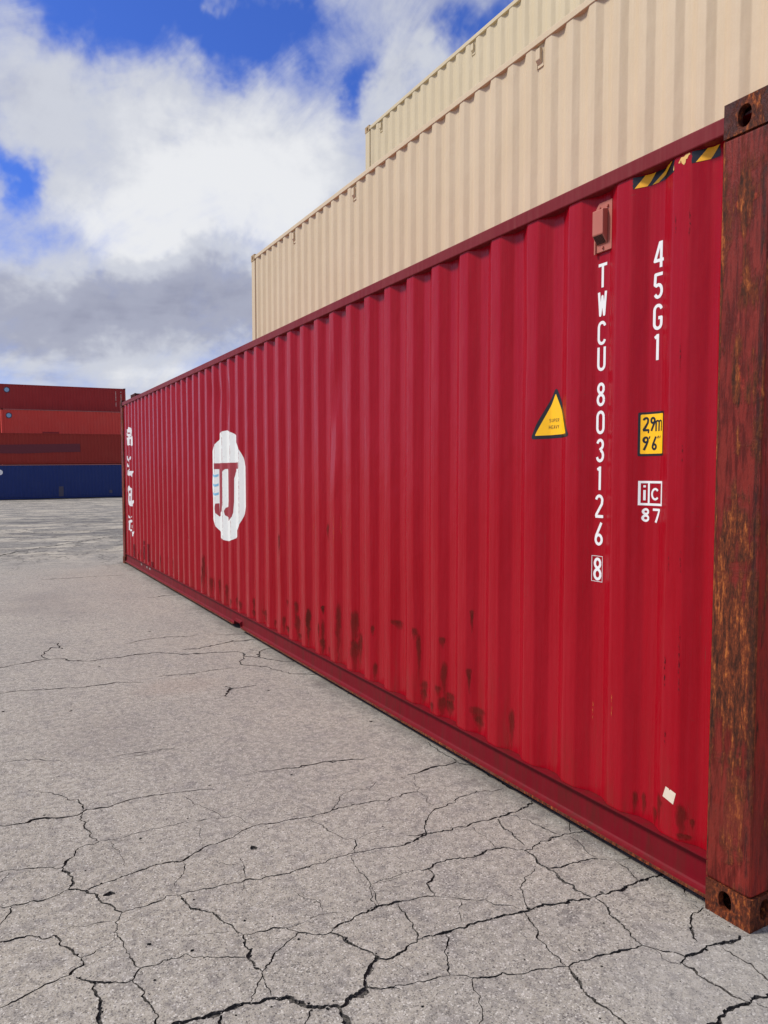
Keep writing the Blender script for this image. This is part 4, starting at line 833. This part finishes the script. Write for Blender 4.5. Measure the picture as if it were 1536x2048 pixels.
def container(label, H, mats, loc, rot=(0, 0, 0), group=None, fine=0, p0=P0, doors=False, dents=False):
    """mats: panel, rail, sill, post, casting; returns (root, visible side panel)"""
    mp, mr, ms, mo, mc, mct = mats
    root = link('shipping_container', None); root.location = loc; root.rotation_euler = rot
    root['label'] = label; root['category'] = 'container'
    if group: root['group'] = group
    # corrugated long sides
    key = ('panel', mp.name, H, fine, dents, p0)
    side = cached(key, lambda: panel_mesh('side_panel', mp, H, p0, fine > 0, dents, zrows=64 if dents else 3))
    sp = link('side_panel', side, root)
    other = cached(('panel', mp.name, H, 0, False, P0), lambda: panel_mesh('side_panel', mp, H, P0, False, False))
    so = link('side_panel', other, root); so.scale = (-1, 1, 1); so.location = (WID, 0, 0)
    # roof sheet with shallow ribs
    def roof():
        vs = []; fs = []; n = 80
        for i in range(n+1):
            y = .1+(LEN-.2)*i/n; z = H-.040-(.016 if (i//2) % 2 else 0)
            vs += [(.05, y, z), (WID-.05, y, z)]
            if i: fs.append((2*i-2, 2*i-1, 2*i+1, 2*i))
        return mesh('roof_panel', vs, fs, mp)
    link('roof_panel', cached(('roof', mp.name, H), roof), root)
    box_part('underframe', mc, (.05, WID-.05, .06, LEN-.06, .10, .16), root)
    for k, (fx) in enumerate((0, 1)):
        # top rail: square tube; bottom rail: channel with outward lips
        def trail():
            bm = bmesh.new(); add_box(bm, .006, .066, .176, LEN-.176, H-.096, H-.034, bev=.005 if fine else 0)
            return bm_mesh('top_rail', bm, mr)
        o = link('top_rail', cached(('trail', mr.name, H, fine), trail), root)
        def brail():
            bm = bmesh.new()
            prof2 = [(.006, .187), (.006, .181), (.022, .177), (.030, .168), (.032, .150), (.032, .075), (.031, .062), (.026, .055), (.016, .0505), (.008, .0485), (.006, .0475), (.006, .036), (.060, .036), (.060, .187)]
            if not fine: prof2 = [(.007, .186), (.007, .176), (.038, .170), (.038, .06), (.008, .046), (.008, .036), (.060, .036), (.060, .186)]
            n = 60 if dents else 1; rows = []
            yl = [.176+(LEN-.352)*i/n for i in range(n+1)]
            if dents: yl = sorted([q for q in yl if not 5.5 < q < 5.9]+[5.52, 5.585, 5.60, 5.68, 5.78, 5.80, 5.88])
            def up(y, pz): return .046 if (dents and 5.59 < y < 5.79 and pz < .066) else (.008 if dents and 5.57 < y < 5.9 and pz < .05 else 0)
            for y in yl:
                rows.append([bm.verts.new((px+((noise.noise(Vector((y*3.1, pz*9, 4)))*.0025) if dents else 0), y, pz+((noise.noise(Vector((y*2.3, px*20, 7)))*.002) if (dents and pz < .06) else 0)+up(y, pz))) for px, pz in prof2])
            for a, b in zip(rows, rows[1:]):
                for i in range(len(prof2)): j = (i+1) % len(prof2); bm.faces.new((a[i], a[j], b[j], b[i]))
            bm.faces.new(rows[0]); bm.faces.new(rows[-1][::-1])
            return bm_mesh('bottom_rail', bm, ms)
        o2 = link('bottom_rail', cached(('brail', ms.name, fine, dents), brail), root)
        if fx:
            for q in (o, o2): q.scale = (-1, 1, 1); q.location = (WID, 0, 0)
    # posts, castings
    def post():
        bm = bmesh.new(); add_box(bm, .005, .150, .006, .187, .117, H-.117, bev=.012 if fine else .006, seg=3 if fine else 1)
        return bm_mesh('corner_post', bm, mo)
    for fx in (0, 1):
        for fy in (0, 1):
            sc = (-1 if fx else 1, -1 if fy else 1, 1); lc = (WID if fx else 0, LEN if fy else 0, 0)
            p = link('corner_post', cached(('post', mo.name, H, fine), post), root); p.scale = sc; p.location = lc
            for top in (0, 1):
                mm2 = mct if top else mc
                c_ = link('corner_casting', cached(('cast', mm2.name, top, fine > 0), lambda: casting_mesh('corner_casting', mm2, bool(top), fine > 0)), root)
                c_.scale = sc; c_.location = (lc[0], lc[1], (H-.118) if top else 0)
    # ends
    def end_panel():
        vs = []; fs = []; xs = [.14]
        x = .2
        while x < WID-.25: xs += [x, x+.05, x+.11, x+.16]; x += .22
        xs = xs+[WID-.14]
        for i, x in enumerate(xs):
            d = .055 if (i % 4 in (0, 1)) else .02
            if i in (0, len(xs)-1): d = .03
            vs += [(x, d, .17), (x, d, H-.11)]
            if i: fs.append((2*i-2, 2*i-1, 2*i+1, 2*i))
        return mesh('end_panel', vs, fs, mp)
    for fy in (0, 1):
        sgn = -1 if fy else 1
        def ebar(a, b, nm):
            o = link(nm, cached((nm, mo.name, H), lambda: (lambda bm: (add_box(bm, .15, WID-.15, .02, .09, a, b, bev=.004), bm_mesh(nm, bm, mo))[1])(bmesh.new())), root)
            o.scale = (1, sgn, 1); o.location = (0, LEN if fy else 0, 0)
        ebar(.02, .17, 'door_sill'); ebar(H-.115, H-.01, 'door_header')
        if doors and not fy: continue
        e = link('end_panel', cached(('end', mp.name, H), end_panel), root)
        e.scale = (1, sgn, 1); e.location = (0, LEN if fy else 0, 0)
    if doors:
        for k in (0, 1):
            x0 = .155+k*(WID/2-.153); x1 = x0+WID/2-.157
            bm = bmesh.new(); add_box(bm, x0, x1, .035, .075, .18, H-.125, bev=.004)
            for r in range(5):
                z = .45+r*.5; add_box(bm, x0+.08, x1-.08, .022, .0345, z, z+.25, bev=.006)
            d = link('door', bm_mesh('door', bm, mp), root)
            for q in (.28, .80):
                bm = bmesh.new(); bmesh.ops.create_cone(bm, cap_ends=True, segments=12, radius1=.017, radius2=.017, depth=H-.2)
                for vv in bm.verts: vv.co += Vector((x0+q*(x1-x0), -.002, H/2))
                link('lock_rod', bm_mesh('lock_rod', bm, STEEL), d)
                bm = bmesh.new(); add_box(bm, x0+q*(x1-x0)-.02, x0+q*(x1-x0)+.28, -.012, .008, 1.02, 1.06, bev=.003)
                link('door_handle', bm_mesh('door_handle', bm, STEEL), d)
    return root, sp

# ------------------------------------------------------------------ crimson container in front
HC, STD = 2.896, 2.591
red, rp = container('crimson high cube container with white lettering, a white round emblem and a rusty corner post', HC,
                    (RED, RED_RAIL, RED_SILL, POST, CAST, CAST_TOP), (0, 0, 0), fine=2, doors=True, dents=True)
# brown lip along the bottom rail
bm = bmesh.new(); add_box(bm, .0030, .0058, .18, 5.57, .0342, .0475, bev=.001); add_box(bm, .0030, .0058, 5.82, LEN-.18, .0342, .0475, bev=.001)
link('rail_lip', bm_mesh('rail_lip', bm, LIP), red)
zs = [2.511, 2.3905, 2.2665, 2.155, 2.0035, 1.883, 1.762, 1.641, 1.5195, 1.398]
decal('serial_lettering', text('TWCU803126', .783, zs, .1022, w=.47, s=.125), WHITE, rp)
chk = text('8', .787, [1.2430], .1015, w=.47, s=.125)
fr = [((.8190, 1.2500), (.7583, 1.2505)), ((.8190, 1.1368), (.7583, 1.1369))]
def frame(y0, y1, z0, z1, t): return [[(y0, z0), (y1, z0), (y1, z0+t), (y0, z0+t)], [(y0, z1-t), (y1, z1-t), (y1, z1), (y0, z1)], [(y0, z0), (y0+t, z0), (y0+t, z1), (y0, z1)], [(y1-t, z0), (y1, z0), (y1, z1), (y1-t, z1)]]
decal('check_digit', chk+frame(.7583, .8190, 1.1366, 1.2505, .0022), WHITE, rp)
decal('size_code_lettering', text('45G1', .4885, [2.523, 2.402, 2.2805, 2.162], .1020, w=.46, s=.125), WHITE, rp)
# height sticker
def rrect(y0, y1, z0, z1, r, n=4):
    out = []
    for cx, cz, a0 in ((y1-r, z1-r, 0), (y0+r, z1-r, 90), (y0+r, z0+r, 180), (y1-r, z0+r, 270)):
        out += [(cx+r*cos(RD(a0+90*i/n)), cz+r*sin(RD(a0+90*i/n))) for i in range(n+1)]
    return out
hs = decal('height_sticker', [rrect(.4405, .5637, 1.681, 1.8575, .005)], BLACKV, rp, off=.0008)
decal('sticker_face', [rrect(.4465, .5542, 1.690, 1.8485, .004)], YELLOW, hs, off=.0014)
tx = row('2', .5475, 1.781, .0575, w=.46, s=.155)+row(',', .5275, 1.781, .0575, w=.2, s=.12)+row('9', .5150, 1.780, .0575, w=.46, s=.155)+row('m', .4895, 1.779, .0575, w=.62, s=.12)
tx += row('9', .5470, 1.704, .0565, w=.46, s=.155)+row("'", .5235, 1.704, .0565, w=.2, s=.10)+row('6', .5060, 1.7035, .0555, w=.46, s=.155)+row("'", .4815, 1.704, .0565, w=.2, s=.09)+row("'", .4715, 1.704, .0565, w=.2, s=.07)
decal('sticker_lettering', tx, BLACKV, hs, off=.0020)
# inspection mark
ic = frame(.4418, .5592, 1.4815, 1.5805, .0092)+[[(.5118, 1.483), (.5208, 1.483), (.5208, 1.579), (.5118, 1.579)]]
ic += row('i', .5495, 1.502, .061, w=.44, s=.155)+row('c', .5045, 1.503, .050, w=.80, s=.17)
decal('inspection_mark', ic, WHITE, rp)
decal('inspection_number', row('8', .5462, 1.4145, .0560, w=.62, s=.17)+row('7', .4945, 1.4145, .0560, w=.66, s=.17), WHITE, rp)
# warning triangle
def rtri(P, r, n=5):
    out = []; m_ = len(P)
    for i in range(m_):
        a, b, c_ = Vector(P[i-1]), Vector(P[i]), Vector(P[(i+1) % m_])
        u = (a-b).normalized(); w = (c_-b).normalized(); h = u.angle(w)/2; bis = (u+w).normalized(); cen = b+bis*(r/sin(h))
        p0_ = b+u*(r/math.tan(h)); p1_ = b+w*(r/math.tan(h))
        a0 = math.atan2((p0_-cen).y, (p0_-cen).x); a1 = math.atan2((p1_-cen).y, (p1_-cen).x)
        da = (a1-a0+pi) % (2*pi)-pi
        out += [(cen.x+r*cos(a0+da*k/n), cen.y+r*sin(a0+da*k/n)) for k in range(n+1)]
    return out
wt = decal('warning_sticker', [rtri([(1.1960, 1.7735), (.9350, 1.7775), (1.0610, 2.016)], .011)], BLACKV, rp, off=.0008)
decal('sticker_face', [rtri([(1.1640, 1.7895), (.9640, 1.7930), (1.0630, 1.983)], .003)], YELLOW, wt, off=.0014)
decal('sticker_lettering', row('SUPER', 1.0990, 1.8510, .0155, w=.62, s=.13, adv=.84)+row('HEAVY', 1.1005, 1.8195, .0165, w=.62, s=.13, adv=.80), flatm('dark_brown_print', (.10, .03, .01), .5), wt, off=.0020)
# hazard tape under the roof rail
def stripes(y0, y1, z0, z1, ys, lean):
    out = []
    for a, b in ys: out.append([(a, z0), (b, z0), (b-lean, z1), (a-lean, z1)])
    return out
def jag(y0, y1, z0, z1, n=9):
    rr = random.Random(int(y0*1000)); return [(y1, z0)]+[(y1+rr.uniform(-.002, .002), z0+(z1-z0)*i/n) for i in range(1, n)]+[(y1, z1), (y0, z1)]+[(y0+rr.uniform(-.002, .002), z1-(z1-z0)*i/n) for i in range(1, n)]+[(y0, z0)]
t1 = decal('hazard_tape', [jag(.3975, .597, 2.752, 2.797)], BLACKV, rp, off=.0008)
for q in ([(.546, 2.7525), (.590, 2.7525), (.553, 2.7965), (.510, 2.7965)], [(.496, 2.7525), (.527, 2.7525), (.446, 2.7965), (.408, 2.7965)]): decal('tape_stripe', [q], YELLOW2, t1, off=.0014)
t2 = decal('hazard_tape', [jag(.226, .320, 2.7545, 2.797)], BLACKV, rp, off=.0008)
decal('tape_stripe', [[(.262, 2.755), (.307, 2.755), (.272, 2.7965), (.228, 2.7965)]], YELLOW2, t2, off=.0014)
for q in ([(.378, 2.775), (.370, 2.772), (.367, 2.782), (.361, 2.768), (.352, 2.760), (.346, 2.766), (.344, 2.778), (.338, 2.778), (.332, 2.788), (.326, 2.790), (.327, 2.796), (.345, 2.796), (.352, 2.790), (.365, 2.792)], [(.3965, 2.757), (.403, 2.757), (.3975, 2.775)]): decal('tape_remnant', [q], PALEY, rp, off=.0010)
# small torn paper sticker low on the panel
decal('paper_sticker', [[(.3763, .3828), (.361, .3795), (.3585, .3725), (.3545, .3785), (.3283, .3718), (.3399, .324), (.3898, .3384)]], STICKER, rp, off=.0010)
# vent
vent(red, .772, 2.763, VENTC, VENTC)
# emblem: white disc with the two hooked strokes and three small waves
EC = (6.068, 1.476); ER = .592
disc = [(EC[0]+ER*cos(2*pi*i/72), EC[1]+ER*sin(2*pi*i/72)) for i in range(72)]
em = decal('round_emblem', [disc], WHITE_W, rp, off=.0008)
jj = [[(6.480, 1.6575), (5.635, 1.6575), (5.635, 1.722), (6.480, 1.722)],
      [(6.384, 1.660), (6.172, 1.660), (6.176, 1.46), (6.182, 1.30), (6.205, 1.20), (6.384, 1.135)],
      [(6.390, 1.280), (6.440, 1.276), (6.470, 1.245), (6.474, 1.215), (6.455, 1.175), (6.384, 1.130)],
      [(5.955, 1.660), (5.740, 1.660), (5.815, 1.620), (5.842, 1.56), (5.846, 1.32), (5.955, 1.30)],
      [(5.955, 1.32), (5.846, 1.32), (5.860, 1.20), (5.880, 1.155), (5.955, 1.112), (6.02, 1.13), (6.0, 1.2)],
      [(5.955, 1.265), (6.06, 1.262), (6.13, 1.240), (6.155, 1.205), (6.140, 1.160), (6.06, 1.130), (5.955, 1.112)]]
jj += [[(6.172, 1.66), (6.12, 1.66), (6.150, 1.648), (6.168, 1.63)]]
decal('emblem_strokes', jj, LOGO_RED, em, off=.0016)
for zc_ in (1.592, 1.487, 1.388):
    n = 8; wv_ = []
    for i in range(n):
        ya = 6.515-.118*i/n; yb = 6.515-.118*(i+1)/n
        f_ = lambda t: -.013*sin(pi*t)
        wv_.append([(ya, zc_+f_(i/n)-.012), (yb, zc_+f_((i+1)/n)-.012), (yb, zc_+f_((i+1)/n)+.014), (ya, zc_+f_(i/n)+.014)])
    decal('emblem_wave', wv_, LOGO_BLUE, em, off=.0016)
# characters at the far end
decal('company_characters', HANZI, WHITE, rp, off=.0010)
decal('far_code_mark', [[(11.50, 2.62), (11.56, 2.62), (11.56, 2.50), (11.50, 2.50)]], flatm('faded_pink_mark', (.45, .12, .14), .5), rp, off=.001)
for q in ([(11.86, 2.80), (11.93, 2.80), (11.90, 2.74), (11.86, 2.76)], [(11.76, 2.80), (11.82, 2.80), (11.79, 2.775)]): decal('tape_remnant', [q], PALEY, rp, off=.001)
RCM = flatm('faint_white_paint', (.30, .22, .20), .6)
for q in ([(10.62, .145), (10.72, .150), (10.70, .118), (10.62, .12)], [(10.2, .15), (10.28, .15), (10.28, .12), (10.2, .12)], [(9.98, .15), (10.08, .15), (10.08, .12), (9.98, .12)]): decal('rail_code_mark', [q], RCM, red, xfun=lambda y, z: .0285, off=.001)
# rust, touch-ups and scrapes where the photograph shows them
def patch(kind, y0, y1, z0, z1):
    m = (RUSTP, TOUCHP, SCRP, None)[kind] or ORANGE
    if kind == 0:
        e = (y1-y0)*.32+.006; y0 -= e; y1 += e; z1 += .03
    if kind == 2: c_ = (y0+y1)/2; y0 = c_-.010; y1 = c_+.010
    nm = ('rust_streak', 'paint_patch', 'scratch', 'scratch')[kind]
    ys = [y0]+[y for y in columns() if y0 < y < y1]+[y1]; nz = max(2, int((z1-z0)/.08))
    vs = []; fs = []; uv = []
    for j in range(nz+1):
        z = z0+(z1-z0)*j/nz
        for y in ys: vs.append((surf_x(y, z)-PATCH_OFF[0], y, z)); uv.append(((y-y0)/(y1-y0), j/nz))
    n = len(ys)
    for j in range(nz):
        for i in range(n-1): fs.append((j*n+i, j*n+n+i, j*n+n+i+1, j*n+i+1))
    PATCH_OFF[0] += .00002
    me = mesh(nm, vs, fs, m, True); ul = me.uv_layers.new(name='UVMap')
    for lp in me.loops: ul.data[lp.index].uv = uv[lp.vertex_index]
    link(nm, me, rp)
PATCH_OFF = [.0005]
for k, y0, y1, z0, z1 in PATCHES: patch(int(k), y0, y1, z0, z1)
ORANGE = patch_mat('orange_primer_scrape', ((.75, .22, .05), (.55, .12, .05)), 'scratch')
for y0, z0, z1 in ((3.395, 1.05, 1.32), (3.33, 1.16, 1.30), (4.43, 1.12, 1.30), (3.84, 1.13, 1.22), (.80, .52, .60), (.66, .58, .68)): patch(3, y0-.01, y0+.01, z0, z1)
rr = random.Random(3)
for _ in range(16):
    y = rr.uniform(5.6, 11.6); z = rr.uniform(.24, .5); patch(0, y, y+rr.uniform(.02, .05), .19, z)
for _ in range(16):
    y = rr.uniform(.25, 6); z = rr.uniform(.22, .30); patch(0, y, y+rr.uniform(.015, .06), .19, z)
# chips on the top rail and drips of rust on the bottom rail are in the rail paint

# ------------------------------------------------------------------ cream stacks behind
def g_lbl(o, group): o['group'] = group
BM = (BEIGE, BEIGE, BEIGE, BEIGE, BEIGE_C, BEIGE_C); BM2 = (BEIGE2, BEIGE2, BEIGE2, BEIGE2, BEIGE_C, BEIGE_C)
XA, XB, YA, YB = 2.478, 4.905, .035, -.10
gA = 'cream containers stacked behind the crimson one'
cA, pA = container('cream container just behind the crimson one, showing above its roof rail', HC, BM, (XA, YA, HC+.012), fine=1, p0=.1825, group=gA)
container('cream container standing on the ground, hidden behind the crimson one', HC, BM, (XA, YA, 0), fine=1, p0=.1825, group=gA)
cB, pB = container('topmost cream container, set back behind the lower cream one and touching the sky', HC, BM2, (XB, YB, 2*HC+.024), fine=1, p0=.25, group=gA)
for z_, lb_ in ((0, 'cream ground level container hidden in the third row from the crimson one'), (HC+.012, 'cream middle level container hidden under the topmost one in the third row')): container(lb_, HC, BM2, (XB, YB, z_), fine=1, p0=.25, group=gA)
def snap(y, p0): k = round((y-p0-FW-FS-.034)/PP); return p0+PP*k+FW+FS+.034
for y in (3.98, 8.0, 10.28): vent(cA, snap(y-YA, .1825), HC-.10, BEIGE, BEIGE, detail=False, p0=.1825)
for y in (8.44, 11.33): vent(cB, snap(y-YB, .25), HC-.10, BEIGE2, BEIGE2, detail=False, p0=.25)

# ------------------------------------------------------------------ far stacks
TILT = math.atan(.0125)
def far_box(label, H, m, xr, y, z, group, p0=P0):
    o, p = container(label, H, (m, RAILP if m in (BLUE, DRED2) else m, m, m, DBROWN, DBROWN), (xr, y, z), (0, 0, RD(90)), group=group, fine=0, p0=p0)
    o.rotation_euler = (Matrix.Rotation(-TILT, 3, 'Y') @ Matrix.Rotation(RD(90), 3, 'Z')).to_euler()
    return o, p
FG = 'containers stacked far away across the yard'
def gz(x, y): return ground_z(x, y)
xr = 9.62; y0 = 65.5; zb = -.56+.0125*xr+.0
blue, bp = far_box('navy blue container on the ground at the bottom of the distant stack', HC, BLUE, xr, y0, zb, FG)
r3, r3p = far_box('brown red container with a painted-over maroon band, lying on the blue one', STD, DRED3, xr+.02, y0+.02, zb+HC, FG, .36)
def far_decal(name, polys, m, panel, off=.004): return decal(name, polys, m, panel, off=off, dents=False, xfun=lambda y, z: XO)
def L(xw): return xr-xw      # world x on the front stack -> container y
far_decal('painted_over_band', [[(L(-2.5), 1.55), (L(5.75), 1.72), (L(5.75), 1.02), (L(3.6), .98), (L(1.3), .88), (L(-2.5), .92)]], MAROON, r3p)
far_decal('grey_paint_patch', [[(L(4.00), .16), (L(4.02), 1.0), (L(4.38), 1.02), (L(4.36), .16)]], GREYP, bp)
far_decal('grey_paint_patch', [[(L(8.05), .36), (L(8.05), .62), (L(8.28), .62), (L(8.28), .36)]], GREYP, bp)
far_decal('round_white_emblem', [[(L(-.35)+.22*cos(i*pi/10), 2.25+.22*sin(i*pi/10)) for i in range(20)]], WHITE, bp)
def codes(panel, cols, z0, z1, seed):
    r_ = random.Random(seed); P = []
    for yc, w in cols:
        z = z1
        while z > z0:
            h = r_.uniform(.07, .11)
            if r_.random() < .85: P.append([(yc-w/2, z-h), (yc+w/2, z-h), (yc+w/2, z), (yc-w/2, z)])
            z -= h+.05
    far_decal('code_lettering', P, flatm('pale_code_paint', (.55, .45, .38), .6), panel)
codes(r3p, ((.50, .05),), .6, 2.2, 2)
z2 = gz(6, 72.5)+.01
low1, _ = far_box('hidden bottom container of the distant middle row', HC, DRED3, 12.27, 72.5, z2, FG)
low2, _ = far_box('hidden second container of the distant middle row', STD, DRED1, 12.27, 72.5, z2+HC, FG)
r2, r2p = far_box('brighter orange red distant container with a round blue emblem, just above the banded one', STD, DRED2, 12.27, 72.5, z2+HC+STD, FG, .40)
def circ(cx, cz, r, n=20): return [(cx+r*cos(2*pi*i/n), cz+r*sin(2*pi*i/n)) for i in range(n)]
em2 = far_decal('round_blue_emblem', [circ(12.27-.70, 1.98, .26)], EMBLEM_D, r2p); far_decal('emblem_face', [circ(12.27-.70, 1.98, .19)], EMBLEM, em2, off=.006)
far_decal('faded_mark', [[(12.27-4.8, .38), (12.27-4.8, .55), (12.27-3.4, .55), (12.27-3.4, .38)]], DRED1, r2p)
z1_ = gz(6, 76)+.01
for k, lb in enumerate(('hidden bottom container of the distant back row', 'hidden second container of the distant back row', 'hidden third container of the distant back row')):
    far_box(lb, HC if k == 0 else STD, DRED1, 11.42, 76, z1_+(0 if k == 0 else HC+STD*(k-1)), FG)
r1, r1p = far_box('dark brick red container topmost of the distant stack, white codes at its right end', STD, DRED1, 11.42, 76, z1_+HC+2*STD, FG, .30)
em1 = far_decal('round_blue_emblem', [circ(11.42-.72, 2.02, .27)], EMBLEM_D, r1p); far_decal('emblem_face', [circ(11.42-.72, 2.02, .20)], EMBLEM, em1, off=.006)
codes(r1p, ((.95, .07),), .6, 2.25, 4); codes(r1p, ((.45, .09),), 1.1, 2.25, 9)
zpk = gz(15, 82)
for k, lb in enumerate(('dark brown container hidden at the foot of the farthest stack', 'dark brown container hidden second from the foot of the farthest stack', 'dark brown container hidden third from the foot of the farthest stack')):
    far_box(lb, HC if k < 2 else STD, DBROWN, 13.45+12.19, 82, zpk+(0, HC, 2*HC)[k], FG)
far_box('dark brown container just peeking over the far end of the crimson roof rail', STD, DBROWN, 13.45+12.19, 82, zpk+2*HC+STD, FG)
